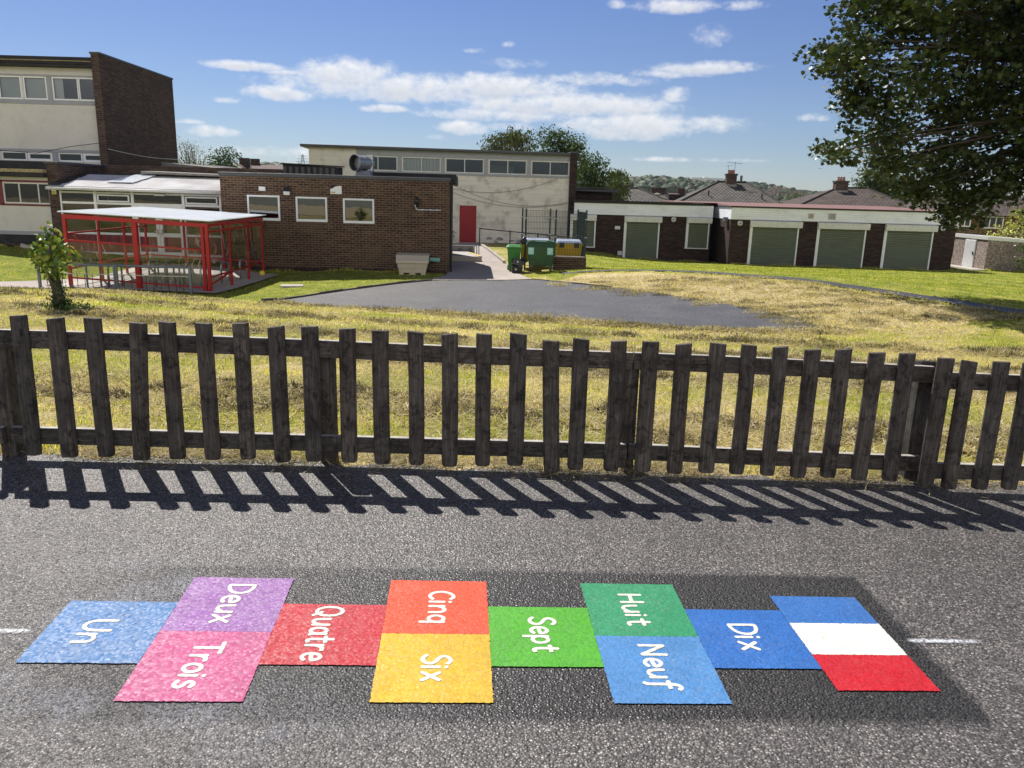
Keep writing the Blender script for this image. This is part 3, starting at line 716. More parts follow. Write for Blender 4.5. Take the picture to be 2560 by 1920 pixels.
# setting-out line sprayed in white at either end
T = NT('white_spray'); v = T.new('ShaderNodeNewGeometry').outputs['Position']; uv = T.coord('UV'); s = sep(T, uv)
al = T.math('MULTIPLY', T.math('MULTIPLY', T.val(s[1], 0, .45), T.val(s[1], 1, .55)), T.math('MULTIPLY', T.val(s[0], 0, .08), T.val(s[0], 1, .75)))
al = T.math('MULTIPLY', al, T.val(T.noise(v, 90, 3, .7), .36, .55, .05, .85))
tr = T.new('ShaderNodeBsdfTransparent'); mx = T.new('ShaderNodeMixShader'); T.l(al, mx.inputs[0]); T.l(tr.outputs[0], mx.inputs[1]); T.l(T.pbr((.75,.78,.83,1), .6), mx.inputs[2])
M['spray'] = T.surf(mx.outputs[0])
for u0, u1, lab in ((8.06, 8.85, 'short white sprayed line on tarmac beyond the flag end of the hopscotch'), (-.9, -.1, 'faint white sprayed line on tarmac beside the Un square')):
    me = bpy.data.meshes.new('sprayed_line'); me.from_pydata([hop(u0, 1.075, .005), hop(u1, 1.075, .005), hop(u1, .985, .005), hop(u0, .985, .005)], [], [(0,1,2,3)])
    uvl = me.uv_layers.new(); 
    for i, q in enumerate([(0,0),(1,0),(1,1),(0,1)]): uvl.data[i].uv = q if u0 > 0 else (1-q[0], q[1])
    me.materials.append(M['spray'])
    if me.polygons[0].normal.z < 0: me.polygons[0].flip()
    tag(link(bpy.data.objects.new('sprayed_line', me)), lab, 'painted line')

# ------------------------------------------------------------------ picket fence
fence = thing('picket_fence', 'weathered dark timber picket fence along the tarmac edge', 'fence', (0, 4.1, .12))
def fl(p): return (p[0], p[1]-4.1, p[2]-.12)
def make_picket(x, y, lean=0., w=.0455, h=.745, dz=0., tw=0.):
    n = 5; b = MB(); t = .011
    prof = [(-w, .010), (-w*.72, -t), (w*.72, -t), (w, .010), (w, .024), (-w, .024)]
    zs = [0, .008, .03, .25, .5, h-.012, h]; ins = [.86, .95, 1, 1, 1, 1, .985]
    vs = []
    sk = random.uniform(-.006, .006); bow = random.uniform(-.004, .004)
    for z, k in zip(zs, ins):
        for i, (px, py) in enumerate(prof):
            e = sk*px/w if z >= h-.001 else 0
            vs.append((px*k + bow*math.sin(3.1*z/h) + lean*(z/h), py + tw*(z/h), z + e))
    m = len(prof); fs = []
    for r in range(len(zs)-1):
        for i in range(m): fs.append((r*m+i, r*m+(i+1) % m, (r+1)*m+(i+1) % m, (r+1)*m+i))
    fs += [tuple(reversed(range(m))), tuple(range((len(zs)-1)*m, len(zs)*m))]
    b.add(vs, fs)
    o = b.build('picket', M['wood'], fence, bevel=.0018, seg=1)
    o.location = fl((x, y, plane_z(x, y) + .028 + dz)); o.rotation_euler = (random.uniform(-.008, .008), 0, random.uniform(-.03, .03))
    return o
PX = {'p0': [-4.455 + .187*i for i in range(9)], 'p1': [-2.585,-2.40,-2.207,-2.025,-1.832,-1.645,-1.455,-1.268,-1.098],
      'p2': [-.901,-.717,-.528,-.342,-.155,.029,.240,.374,.581], 'p3': [.765,.951,1.136,1.313,1.494,1.676,1.853,2.041,2.223], 'p4': [2.393,2.533,2.716,2.893,3.08,3.265,3.45,3.635,3.82,4.0,4.19]}
def yf(k, x):
    return {'p0': 3.93 + (x+2.6)*.08, 'p1': 3.940 + (x+2.585)*.086, 'p2': 4.082 + (x+.9)*.062, 'p3': 4.178 + (x-.58)*.042, 'p4': 4.170 + (x-2.39)*.058}[k] - .080
DH = {'p0': 0, 'p1': 0, 'p2': -.004, 'p3': -.004, 'p4': -.012}
FS = .980
for k, xs in PX.items():
    xs = [q*FS for q in xs]
    for i, x in enumerate(xs):
        lean, dz = random.uniform(-.006, .006), random.uniform(-.006, .006)
        if k == 'p1' and i == 3: lean, dz = .046, -.012
        if k == 'p2' and i == 6: lean, dz = -.032, -.018
        if k == 'p2' and i == 5: dz = .012
        make_picket(x, yf(k, x), lean, .0440*random.uniform(.95, 1.05), .745 + DH[k], dz)
def rail(x0, x1, k, z0, z1, d=.038, y_off=.026):
    b = MB(); n = 9
    vs = []
    for i in range(n+1):
        x = x0 + (x1-x0)*i/n; y = yf(k, x) + y_off; g = plane_z(x, y) + .028 + .003*math.sin(2.2*x+z0*9)
        for (yy, zz) in ((0, z0), (d, z0), (d, z1), (0, z1)): vs.append(fl((x, y+yy, g+zz)))
    fs = []
    for i in range(n):
        for j in range(4): fs.append((i*4+j, i*4+(j+1) % 4, (i+1)*4+(j+1) % 4, (i+1)*4+j))
    fs += [(3,2,1,0), tuple(n*4+j for j in range(4))]
    b.add(vs, fs); o = b.build('rail', M['wood_h'], fence, bevel=.003, seg=1); o.data.materials.append(M['pale_top'])
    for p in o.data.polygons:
        if p.normal.z > .7: p.material_index = 1  # only up-facing faces get the painted sunlit tone
    return o
for k, x0, x1, e in (('p0', -4.45, -2.74, 0), ('p1', -2.70, -.985, 0), ('p2', -.992, .672, .0), ('p3', .678, 2.40, 0), ('p4', 2.41, 4.3, -.01)):
    x0, x1 = x0*FS, x1*FS
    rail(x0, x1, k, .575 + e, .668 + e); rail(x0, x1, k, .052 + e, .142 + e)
for x, k, h in ((-2.745, 'p1', .66), (-1.035, 'p1', .60), (.675, 'p2', .655), (2.385, 'p3', .715), (4.25, 'p4', .66)):
    x = x*FS; y = yf(k, x) + .066; b = MB(); w = .043
    b.hexa([(-w,0,-.3),(w,0,-.3),(w,2*w,-.3),(-w,2*w,-.3)], [(-w,0,h),(w,0,h),(w,2*w,h-.012),(-w,2*w,h-.012)])
    o = b.build('post', M['wood'], fence, bevel=.005, seg=1); o.location = fl((x, y, plane_z(x, y)))
# ------------------------------------------------------------------ grass and hay
def pal(d):
    """colour of a blade for dryness d"""
    d = np.clip(d, 0, 1)[:, None]
    a = np.array([[.18,.24,.032],[.37,.39,.08],[.55,.475,.17],[.68,.56,.32],[.74,.64,.44]]); xs = np.linspace(0, 1, 5)
    return np.stack([np.interp(d[:, 0], xs, a[:, i]) for i in range(3)], 1)
def scatter(n, x0, x1, y0, y1):
    return rng.uniform(x0, x1, n), rng.uniform(y0, y1, n)
def visible(x, y, m=.6):  # keep a margin either side of what the photo shows
    return np.abs(x) < .70 * y + m
gv, gt = [], []
def blades(x, y, hgt, wid, col, flat=0., z=None, lean=.85):
    n = len(x); z0 = H(x, y) if z is None else z
    a = rng.uniform(0, 2*np.pi, n); l = rng.uniform(.15, 1, n) * lean
    dx, dy = np.cos(a), np.sin(a); px, py = -dy, dx
    hz = hgt * np.sqrt(np.maximum(.05, 1 - l*l*.8)); off = hgt * l
    b1 = np.stack([x - px*wid/2, y - py*wid/2, z0 - .008], 1); b2 = np.stack([x + px*wid/2, y + py*wid/2, z0 - .008], 1)
    tp = np.stack([x + dx*off, y + dy*off, z0 + hz], 1)
    return np.stack([b1, b2, tp], 1).reshape(-1, 3), np.repeat(col, 3, 0)
def grass_zone(n, x0, x1, y0, y1, h0, h1, w0, w1, jit=.25):
    x, y = scatter(n, x0, x1, y0, y1)
    k = visible(x, y) & (y > edge_y(x) + .03) & ~hard_mask(x, y)
    # tufty distribution
    t = np.sin(7.3*x+2*np.sin(3.1*y))*np.sin(6.1*y+1.5*np.sin(2.7*x)); k &= rng.uniform(-1.3, 1, n) < t + .5
    x, y = x[k], y[k]; n = len(x)
    d = dryness(x, y) + rng.normal(0, jit, n) + .22*np.sin(1.7*x+.6)*np.sin(2.1*y) + .15*np.sin(4.7*x+y)*np.sin(3.9*y-x)
    c = pal(d) * rng.uniform(.7, 1.25, (n, 1))
    V, t_ = blades(x, y, rng.uniform(h0, h1, n), rng.uniform(w0, w1, n), c)
    gv.append(V); gt.append(t_)
grass_zone(150000, -6.5, 6.5, 4.0, 7.2, .014, .042, .003, .006)
grass_zone(110000, -8.5, 8.5, 7.2, 11, .016, .045, .005, .009)
grass_zone(110000, -12, 12, 11, 17, .025, .060, .008, .014)
grass_zone(100000, -17, 19, 17, 27, .02, .055, .012, .022, .18)
grass_zone(60000, 1, 29, 26, 39.5, .02, .05, .02, .035, .14)
# longer tufts at wall feet and along the fence line
x = rng.uniform(-4.4, 4.4, 9000); y = edge_y(x) + rng.normal(.10, .05, 9000); k = (y > edge_y(x) + .0) & (np.sin(4.1*x)+np.sin(9.3*x+1)+rng.normal(0, .7, 9000) > 1.0)
x, y = x[k], y[k]; V, t_ = blades(x, y, rng.uniform(.02, .075, len(x)), rng.uniform(.003, .006, len(x)), pal(rng.uniform(.1, .8, len(x))), z=np.maximum(H(x, y), plane_z(x, y)), lean=.8); gv.append(V); gt.append(t_)
for (ax, ay, bx, by) in ((3.2,40.5,10.3,40.2),(10.5,38.2,21.2,37.8),(23.4,38.9,27.4,38.9),(-9.5,26.1,-2.4,26.1),(-19,26.9,-16,26.9)):
    t = rng.uniform(0, 1, 1500); x = ax+(bx-ax)*t; y = ay+(by-ay)*t - rng.uniform(.02, .22, 1500)
    V, t_ = blades(x, y, rng.uniform(.04, .15, 1500)*(np.sin(x*3)+1.3)/2, rng.uniform(.015, .03, 1500), pal(rng.uniform(.1, .6, 1500)), lean=.5); gv.append(V); gt.append(t_)
V = np.concatenate(gv); tt = np.concatenate(gt)
kind(np_mesh('grass', V, np.arange(len(V)).reshape(-1, 3), M['blade'], tt), 'stuff')
# dry clippings: flat straw everywhere, raked into low heaps in rows
sv, st_ = [], []
def straws(x, y, z, L, W, tilt, col):
    n = len(x); a = rng.uniform(0, 2*np.pi, n); e = rng.normal(0, tilt, n)
    dx, dy, dz = np.cos(a)*np.cos(e), np.sin(a)*np.cos(e), np.sin(e)
    px, py = -np.sin(a), np.cos(a); r = rng.uniform(-.6, .6, n)
    d = np.stack([dx, dy, dz], 1)*L[:, None]/2; p = np.stack([px*np.cos(r), py*np.cos(r), np.sin(r)], 1)*W[:, None]/2; c = np.stack([x, y, z], 1)
    q = np.stack([c-d-p, c-d+p, c+d+p, c+d-p], 1).reshape(-1, 3)
    sv.append(q); st_.append(np.repeat(col, 4, 0))
def hay_col(n): 
    a = np.array([[.56,.46,.30],[.44,.35,.21],[.64,.56,.40],[.30,.24,.14],[.45,.42,.22],[.14,.11,.07]])
    return a[rng.choice(6, n, p=[.27,.25,.16,.14,.12,.06])] * rng.uniform(.7, 1.2, (n, 1))
x, y = scatter(300000, -9, 9, 4.2, 12); rowm = np.sin(y*2.6 + .35*np.sin(x*1.1) + .2*x) + .5*np.sin(3.3*x+y*1.7)*np.sin(2.9*y) 
k = visible(x, y) & (y > edge_y(x)+.05) & ~hard_mask(x, y) & (rng.uniform(-1.5, 1.2, len(x)) < rowm)
x, y = x[k], y[k]; n = len(x)
straws(x, y, H(x, y) + rng.uniform(.01, .045, n), rng.uniform(.03, .10, n), rng.uniform(.003, .006, n), .35, hay_col(n))
x, y = scatter(130000, -14, 14, 12, 24); k = visible(x, y) & ~hard_mask(x, y) & (rng.uniform(.35, 1., len(x)) < dryness(x, y)+.05)
x, y = x[k], y[k]; n = len(x)
straws(x, y, H(x, y) + rng.uniform(.01, .05, n), rng.uniform(.06, .14, n), rng.uniform(.006, .012, n), .35, hay_col(n))
heaps = []
while len(heaps) < 420:
    hx, hy = rng.uniform(-9, 9), rng.uniform(4.7, 13.5)
    row = math.sin(hy*2.6 + .35*math.sin(hx*1.1) + .2*hx)
    if abs(hx) < .7*hy and row > .25 + .5*random.random() and not hard_mask(np.array([hx]), np.array([hy]))[0]: heaps.append((hx, hy, rng.uniform(.06, .20)*(1+.04*hy), rng.uniform(.025, .075)*(1+.03*hy)))
def along(pts, n, r0, r1, h0, h1, sd):
    for _ in range(n):
        i = random.randrange(len(pts)-1); t = random.random()
        heaps.append((pts[i][0]+(pts[i+1][0]-pts[i][0])*t + random.gauss(0, sd), pts[i][1]+(pts[i+1][1]-pts[i][1])*t - abs(random.gauss(0, sd)), random.uniform(r0, r1), random.uniform(h0, h1)))
along(PAD[0:11], 130, .14, .40, .04, .11, .18)
along([PAD[3], PAD[4], PAD[5], PAD[6], PAD[7]], 26, .25, .45, .11, .20, .10)
along([(-12, 15.6), (-8, 15.4), (-5.5, 16.2)], 60, .12, .34, .02, .055, .5)
along([PAD[i] for i in (10, 12, 13, 14, 15, 16, 17)], 40, .15, .4, .02, .05, .35)
sx, sy = rng.uniform(3, 12, 260), rng.uniform(14, 23, 260); kk = inpoly(sx, sy, [tuple(p) for p in PATH_S[1:]] + [PAD[10], PAD[12], PAD[14], PAD[16], PAD[17]])
for a_, b_ in zip(sx[kk], sy[kk]): heaps.append((a_, b_, random.uniform(.12, .4), random.uniform(.015, .05)))
for hx, hy, r, hh in heaps:
    n = int(120 + 1300*r) if hy < 12 else int(60 + 420*r)
    rr = r*np.sqrt(rng.uniform(0, 1, n)); a = rng.uniform(0, 2*np.pi, n); x = hx + rr*np.cos(a)*1.35; y = hy + rr*np.sin(a)*.8
    kz = np.exp(-(rr/r)**2*2.2); s = 1 if hy < 9 else 1.7
    straws(x, y, H(x, y) + rng.uniform(.0, 1, n)*hh*kz + .012, rng.uniform(.03, .09, n)*s, rng.uniform(.002, .0045, n)*s*1.4, .6, hay_col(n)*rng.choice([.28, .5, .8, 1.0, 1.15]))
x = rng.uniform(-4.4, 4.4, 26000); y = edge_y(x) + rng.normal(.07, .09, 26000); n = len(x); k = (np.sin(3.3*x+.5)+np.sin(7.9*x)+rng.normal(0, .9, n) > -.6)
x, y = x[k], y[k]; n = len(x); straws(x, y, np.maximum(H(x, y), plane_z(x, y)) + rng.uniform(.003, .02, n), rng.uniform(.02, .10, n), rng.uniform(.002, .004, n), .25, hay_col(n)*.85)
V = np.concatenate(sv); tt = np.concatenate(st_)
kind(np_mesh('hay_clippings', V, np.arange(len(V)).reshape(-1, 4), M['straw'], tt), 'stuff')
# ------------------------------------------------------------------ buildings
def part(b, name, m, parent, **k): return b.build(name, m, parent, **k)
def window(parent, x0, x1, z0, z1, mulls=(), fr=.06, y=.03, d=.06, fm='white', gm='glass', tb=None, transoms=()):
    """frame as part, glass as sub-part, in a facade facing -y"""
    b = ring(MB(), x0, x1, z0, z1, fr, y, y+d, tb)
    for m in mulls: b.box(m-fr*.45, m+fr*.45, y+.002, y+d-.002, z0+(tb or fr), z1-fr)
    for (zz, a, c) in transoms: b.box(a, c, y+.004, y+d-.004, zz-fr*.4, zz+fr*.4)
    o = b.build('window', M[fm], parent, bevel=.006, seg=1)
    g = MB().quad((x0+fr*.8, y+d*.55, z0+fr*.8), (x1-fr*.8, y+d*.55, z0+fr*.8), (x1-fr*.8, y+d*.55, z1-fr*.8), (x0+fr*.8, y+d*.55, z1-fr*.8))
    g.build('pane', M[gm], o, fix=False)
    return o
def room(parent, x0, x1, z0, z1, depth, m='dark', y=.16):
    b = MB(); y1 = y + depth
    b.quad((x0,y1,z0),(x1,y1,z0),(x1,y1,z1),(x0,y1,z1)); b.quad((x0,y,z0),(x1,y,z0),(x1,y1,z0),(x0,y1,z0)); b.quad((x0,y,z1),(x0,y1,z1),(x1,y1,z1),(x1,y,z1))
    b.quad((x0,y,z0),(x0,y1,z0),(x0,y1,z1),(x0,y,z1)); b.quad((x1,y,z0),(x1,y,z1),(x1,y1,z1),(x1,y1,z0))
    return b.build('interior', M[m], parent, fix=False)
def blinds(parent, x0, x1, z0, z1, y, pitch=.1):
    b = MB(); n = max(2, int((x1-x0)/pitch))
    for i in range(n):
        a = x0 + (x1-x0)*i/n; c = a + (x1-x0)/n*.93
        b.quad((a, y, z0+random.uniform(0, .02)), (c, y+.035, z0), (c, y+.035, z1), (a, y, z1))
    return b.build('blind', M['blind'], parent, fix=False)
def corrugated(p00, p10, p01, p11, n, amp, thick=.006, sub=6):
    """sheet with corrugations running from edge p00-p10 (low) to p01-p11 (high); n waves along the first edge"""
    p00, p10, p01, p11 = map(Vector, (p00, p10, p01, p11)); up = (p10-p00).cross(p01-p00).normalized(); b = MB(); k = n*sub; vs = []; fs = []
    for i in range(k+1):
        t = i/k; off = up*amp*math.sin(2*math.pi*n*t)
        lo, hi = p00.lerp(p10, t)+off, p01.lerp(p11, t)+off
        vs += [lo, hi, hi-up*thick, lo-up*thick]
    for i in range(k):
        a, c = i*4, i*4+4
        fs += [(a, c, c+1, a+1), (a+3, a+2, c+2, c+3), (a, a+3, c+3, c), (a+1, c+1, c+2, a+2)]
    fs += [(0, 1, 2, 3), (k*4, k*4+3, k*4+2, k*4+1)]
    return b.add(vs, fs)

# --- kitchen block: flat roofed brown brick
kb = thing('brick_kitchen_block', 'flat-roofed brown brick block with three white framed windows and dark coping', 'building', (-9.75, 26.0, 0), R(3))
W3 = [(.85, 1.91, .72, 1.54), (2.43, 3.46, .715, 1.525), (3.98, 5.01, .70, 1.51)]
part(wall(0, 7.50, -1.3, 2.13, W3, .10, 4.4), 'wall', M['brick_kit'], kb, fix=False)
part(MB().box(-.03, 7.53, -.04, .02, 2.131, 2.245).box(7.501, 7.56, .021, 4.4, 2.131, 2.245), 'coping', M['slate_trim'], kb, bevel=.01)
part(MB().box(.0, 7.50, .021, 4.4, 2.11, 2.20), 'roof', M['bitumen'], kb)
for i, (a, c, d, e) in enumerate(W3):
    window(kb, a, c, d, e, fr=.06, y=-.015, d=.07, gm='glass_mirror', tb=.085)
    room(kb, a-.1, c+.1, d-.2, e+.15, 1.2, 'dark', .12)
part(MB().box(.72, 7.4, -.012, -.001, -1.2, -.80), 'plinth', M['brick_dark'], kb)
# fascia of the higher roof edge behind the coping
part(MB().hexa([(4.6,2.5,2.2),(7.6,1.0,2.2),(7.6,4.2,2.2),(4.6,4.2,2.2)], [(4.6,2.5,2.45),(7.64,1.0,2.40),(7.64,4.2,2.40),(4.6,4.2,2.45)]).box(7.57, 7.70, .30, 4.0, 2.06, 2.38), 'fascia', M['bitumen'], kb)
part(MB().tube([(7.57, .20, 2.0), (7.57, .20, -1.0)], .04), 'downpipe', M['black_iron'], kb)
# fixtures on and above it
def on_kb(x, y, z): return kb_mat @ Vector((x, y, z))
kb_mat = Matrix.Translation((-9.75, 26.0, 0)) @ Matrix.Rotation(R(3), 4, 'Z')
def fixture(name, label, cat, x, y, z, group=None, rz=R(3), mat=None):
    p = (mat or kb_mat) @ Vector((x, y, z)); return thing(name, label, cat, p, rz, group)
t = fixture('alarm_box', 'small white box on brown brick above the first kitchen window', 'alarm box', 1.365, 0, 1.68)
part(MB().hexa([(-.105,-.075,0),(.115,-.075,-.005),(.115,-.001,-.005),(-.105,-.001,0)], [(-.105,-.06,.14),(.105,-.06,.13),(.105,-.001,.13),(-.105,-.001,.14)]), 'cover', M['white'], t, bevel=.012)
part(MB().box(-.09, .10, -.045, -.001, -.022, -.006), 'base', M['black'], t)
t = fixture('security_light', 'black hooded white lamp between the two left kitchen windows', 'wall light', 2.165, 0, 1.56)
part(MB().hexa([(-.11,-.15,.12),(.11,-.15,.12),(.11,0,.12),(-.11,0,.12)], [(-.075,-.10,.235),(.075,-.10,.235),(.075,0,.25),(-.075,0,.25)]), 'hood', M['black'], t, bevel=.01)
part(MB().hexa([(-.095,-.10,0),(.095,-.10,0),(.095,-.001,0),(-.095,-.001,0)], [(-.105,-.14,.118),(.105,-.14,.118),(.105,-.001,.118),(-.105,-.001,.118)]), 'diffuser', M['white'], t, bevel=.012)
t = fixture('wall_sign', 'white square sign with dark wavy corner above the third kitchen window', 'sign', 3.765, 0, 1.635)
part(MB().box(-.185, .185, -.018, -.001, 0, .265), 'board', M['white'], t, bevel=.003)
arc = [(-.184,.264),(-.184,.17),(-.13,.175),(-.08,.20),(-.04,.235),(.02,.25),(.10,.264)]
part(MB().prism(arc, -.0215, -.0185), 'dark_wave', M['brick_dark'], t)
part(MB().box(-.16, -.02, -.0215, -.0185, .03, .075), 'gold_strip', M['yellow_line'], t)
t = fixture('camera_conduit', 'black dome fitting with white pipe on right of kitchen wall', 'conduit', 6.41, 0, 1.2)
part(MB().tube([(-.02,-.03,.11),(-.015,-.03,.04),(.02,-.03,.005),(.10,-.03,0),(.82,-.03,.005)], .014), 'pipe', M['white'], t, smooth=True)
part(MB().box(.18,.205,-.05,-.001,-.022,.026).box(.46,.485,-.05,-.001,-.022,.026).box(.68,.705,-.05,-.001,-.022,.026), 'clip', M['white'], t)
part(MB().lathe([(.0,.42),(.06,.40),(.09,.34),(.085,.25),(.05,.22),(.04,.12),(.0,.12)], (.02,-.09,-.03)), 'dome', M['black'], t, smooth=True)
part(MB().lathe([(0,-.03),(.035,-.025),(.035,.025),(0,.03)], (-.02,-.05,.13), axis='y'), 'cap', M['white'], t)
t = fixture('roof_lantern', 'long black felted box standing on the kitchen roof', 'roof box', 2.71, 1.65, 2.2)
part(MB().hexa([(-.93,-.45,0),(.93,-.45,0),(.93,.5,0),(-.93,.5,0)], [(-.93,-.45,.385),(.93,-.45,.335),(.93,.5,.36),(-.93,.5,.40)]), 'box', M['bitumen'], t)
vv = MB()
for i in range(9): vv.box(-.93+.205*i, -.93+.205*i+.1, -.462, -.4505, .01, .31)
part(vv, 'felt_strip', M['slate_trim'], t)
part(MB().hexa([(-1.0,-.54,.386),(1.0,-.54,.336),(1.0,.58,.37),(-1.0,.58,.41)], [(-1.0,-.54,.43),(1.0,-.54,.38),(1.0,.58,.41),(-1.0,.58,.45)]), 'lid', M['bitumen'], t, bevel=.012)
t = fixture('extractor_fan', 'galvanised extractor fan with round black mouth on the kitchen roof', 'extractor fan', 4.47, 1.7, 2.19)
part(MB().box(-.30, .30, -.30, .30, 0, .12).hexa([(-.27,-.27,.12),(.27,-.27,.12),(.27,.27,.12),(-.27,.27,.12)], [(-.24,-.24,.27),(.24,-.24,.27),(.24,.24,.27),(-.24,.24,.27)]), 'base', M['galv_grey'], t, bevel=.01)
RM = Matrix.Rotation(R(-38), 4, 'Z'); C0 = Vector((0, 0, .52))
b = MB().lathe([(.27,-.46),(.285,-.46),(.285,-.40),(.245,-.34),(.245,.26),(.15,.33),(0,.33)], axis='y', caps=False); b.xf(Matrix.Translation(C0) @ RM); part(b, 'housing', M['galv'], t, smooth=False)
b = MB().lathe([(.268,-.455),(.24,-.44),(.235,-.10),(0,-.10)], axis='y', caps=False); b.xf(Matrix.Translation(C0) @ RM); part(b, 'mouth', M['black'], t)
b = MB().lathe([(0,-.2),(.05,-.19),(.05,-.11)], axis='y'); b.xf(Matrix.Translation(C0) @ RM); part(b, 'hub', M['slate_trim'], t)
b = MB()
for q in (-.24, -.02, .2): b.lathe([(.25,q),(.262,q),(.262,q+.03),(.25,q+.03)], axis='y')
b.xf(Matrix.Translation(C0) @ RM); part(b, 'flange', M['galv'], t)
part(MB().box(.10,.30,-.02,.26,.24,.80).bar((.12,-.25,.02),(.24,.02,.42),.02).bar((.28,-.2,.05),(.3,.1,.5),.016), 'motor_case', M['galv'], t, bevel=.01)

# --- lean-to classroom front
lt = thing('glazed_classroom', 'glazed classroom front with white frames, dark red panels and corrugated lean-to roof', 'building', (-15.65, 27.0, 0))
LX = 5.95; Zb, Zr, Zm, Zt, Ztop = -.64, -.60, .10, 1.12, 1.52
part(MB().box(0, LX, -.02, .25, -1.4, Zb+.035), 'plinth', M['concrete'], lt)
mx_ = [0, 1.20, 2.48, 4.22, 5.50, LX]
b = MB()
for m in mx_: b.box(max(0,m-.05), min(LX, m+.05), 0, .09, Zb+.036, Ztop)
for z, h in ((Ztop-.05, .06), (Zt, .075), (Zm, .075), (Zb+.07, .07)):
    for i in range(5):
        if i == 2 and z in (Zm, Zb+.07): continue
        b.box(mx_[i]+.05, mx_[i+1]-.05, .006, .084, z-h/2, z+h/2)
part(b, 'frame', M['white'], lt, bevel=.006, seg=1)
for i in (0, 1, 3, 4):
    part(MB().box(mx_[i]+.05, mx_[i+1]-.05, .03, .06, Zb+.105, Zm-.0375), 'panel', M['red_panel'], lt)
    g = MB()
    for (z0, z1) in ((Zm+.0375, Zt-.0375), (Zt+.0375, Ztop-.08)):
        g.quad((mx_[i]+.05,.045,z0),(mx_[i+1]-.05,.045,z0),(mx_[i+1]-.05,.045,z1),(mx_[i]+.05,.045,z1))
    part(g, 'pane', M['glass'], lt, fix=False)
for i in (1, 3):
    b = ring(MB(), mx_[i]+.09, mx_[i+1]-.09, Zt+.05, Ztop-.10, .05, -.03, .02); part(b, 'vent_window', M['white'], lt, bevel=.006, seg=1)
part(MB().quad((2.53,.045,Zt+.0375),(4.17,.045,Zt+.0375),(4.17,.045,Ztop-.08),(2.53,.045,Ztop-.08)), 'pane', M['glass'], lt, fix=False)
for (a, c, hx) in ((2.53, 3.345, 3.27), (3.355, 4.17, 3.43)):
    d = MB(); ring(d, a, c, Zb+.04, Zt-.0375, .11, -.01, .05, .12); d.box(a+.11, c-.11, -.008, .045, Zm-.07, Zm+.07)
    dd = part(d, 'door', M['white'], lt, bevel=.006, seg=1)
    part(MB().box(a+.11, c-.11, .012, .03, Zb+.16, Zm-.07), 'panel', M['red_panel'], dd)
    part(MB().quad((a+.11,.02,Zm+.07),(c-.11,.02,Zm+.07),(c-.11,.02,Zt-.148),(a+.11,.02,Zt-.148)), 'pane', M['glass'], dd, fix=False)
    part(MB().box(hx-.02, hx+.02, -.05, -.0105, .12, .30).box(hx-.07 if hx<3.3 else hx-.02, hx+.02 if hx<3.3 else hx+.07, -.075, -.0505, .22, .245), 'handle', M['galv'], dd)
part(MB().box(3.28, 3.62, -.10, -.001, 1.42, 1.47), 'lamp_strip', M['white'], lt)
part(corrugated((-.12,-.34,1.66),(LX-.02,-.34,1.64),(-.12,1.75,2.10),(LX-.02,1.75,2.08), 74, .013), 'roof', M['corr'], lt, fix=False)
part(corrugated((1.45,.30,1.845),(2.4,.30,1.843),(1.9,1.66,2.13),(2.6,1.66,2.125), 10, .013), 'roof_light', M['corr_white'], lt, fix=False)
part(MB().tube([(-.22,-.36,1.585),(LX-.02,-.36,1.565)], .055), 'gutter', M['white_old'], lt, smooth=True)
part(MB().box(-.1, LX, -.34, .10, 1.53, 1.58), 'soffit', M['white_old'], lt)
b = MB()
for i in range(26):
    q = i/25; b.box(-.16+random.uniform(-.03,.03), .10+random.uniform(-.02,.10), -.30+2.0*q, -.19+2.0*q, 1.68+.41*q, 1.73+.41*q+random.uniform(0,.04))
part(b, 'flashing', M['bitumen'], lt)
part(MB().box(.0, LX-.05, 1.76, 3.2, 1.6, 2.16), 'roof_upstand', M['bitumen'], lt)
part(MB().hexa([(2.1,1.58,2.17),(LX-.02,1.58,2.13),(LX-.02,2.9,2.13),(2.1,2.9,2.17)], [(2.1,1.58,2.26),(LX-.02,1.58,2.20),(LX-.02,2.9,2.24),(2.1,2.9,2.30)]), 'parapet', M['felt_grey'], lt, bevel=.01)
ir = room(lt, .02, LX-.02, Zb+.04, 1.60, 3.5, 'interior', .2)
b = MB().box(.9, 2.9, 2.0, 2.5, .50, .58).box(.4, 1.5, 2.4, 2.7, 1.05, 1.12).box(3.9, 5.4, 2.2, 2.6, .35, .42).box(2.1, 2.9, 3.4, 3.6, 1.15, 1.4)
part(b, 'table', M['orange'], lt)
part(MB().lathe([(0,-.17),(.1,-.15),(.17,0),(.13,.12),(0,.18)], (2.0, .8, .42)), 'balloon', M['green_toy'], lt, smooth=True)
part(MB().box(-.03,.06,3.1,3.2,1.0,2.0), 'post', M['white'], lt)

# --- two storey block with brick end wall
tb = thing('school_block', 'two-storey cream school block with tall brick end wall', 'building', (-16.10, 31.0, 0))
UW = [(-7.9,-4.75,4.86,5.70), (-4.68,-3.86,4.86,5.70), (-3.80,-2.92,4.86,5.70), (-2.84,-1.95,4.86,5.70), (-1.74,-.74,4.86,5.70), (-.74,-.03,4.86,5.70)]
LW = [(-7.9,-4.6,2.60,2.93), (-4.0,-3.02,2.60,2.93), (-2.98,-2.02,2.60,2.93), (-1.78,-.86,2.60,2.93), (-.82,-.03,2.60,2.93)]
part(wall(-8, -.001, 1.2, 6.02, UW + LW, .10, 6.0, .06), 'wall', M['cream2'], tb, fix=False)
part(MB().box(-8, -.002, .03, .059, 4.70, 4.85).box(-8, -.002, .03, .059, 5.71, 5.76).box(-8, -.002, .02, .059, 2.94, 3.04).box(-1.93,-1.76,.035,.059,4.86,5.70).box(-2.0,-1.80,.035,.059,2.55,2.93), 'cladding_band', M['grey_frame'], tb)
for (a, c, d, e) in UW[1:]: window(tb, a, c, d, e, fr=.055, y=.07, d=.05)
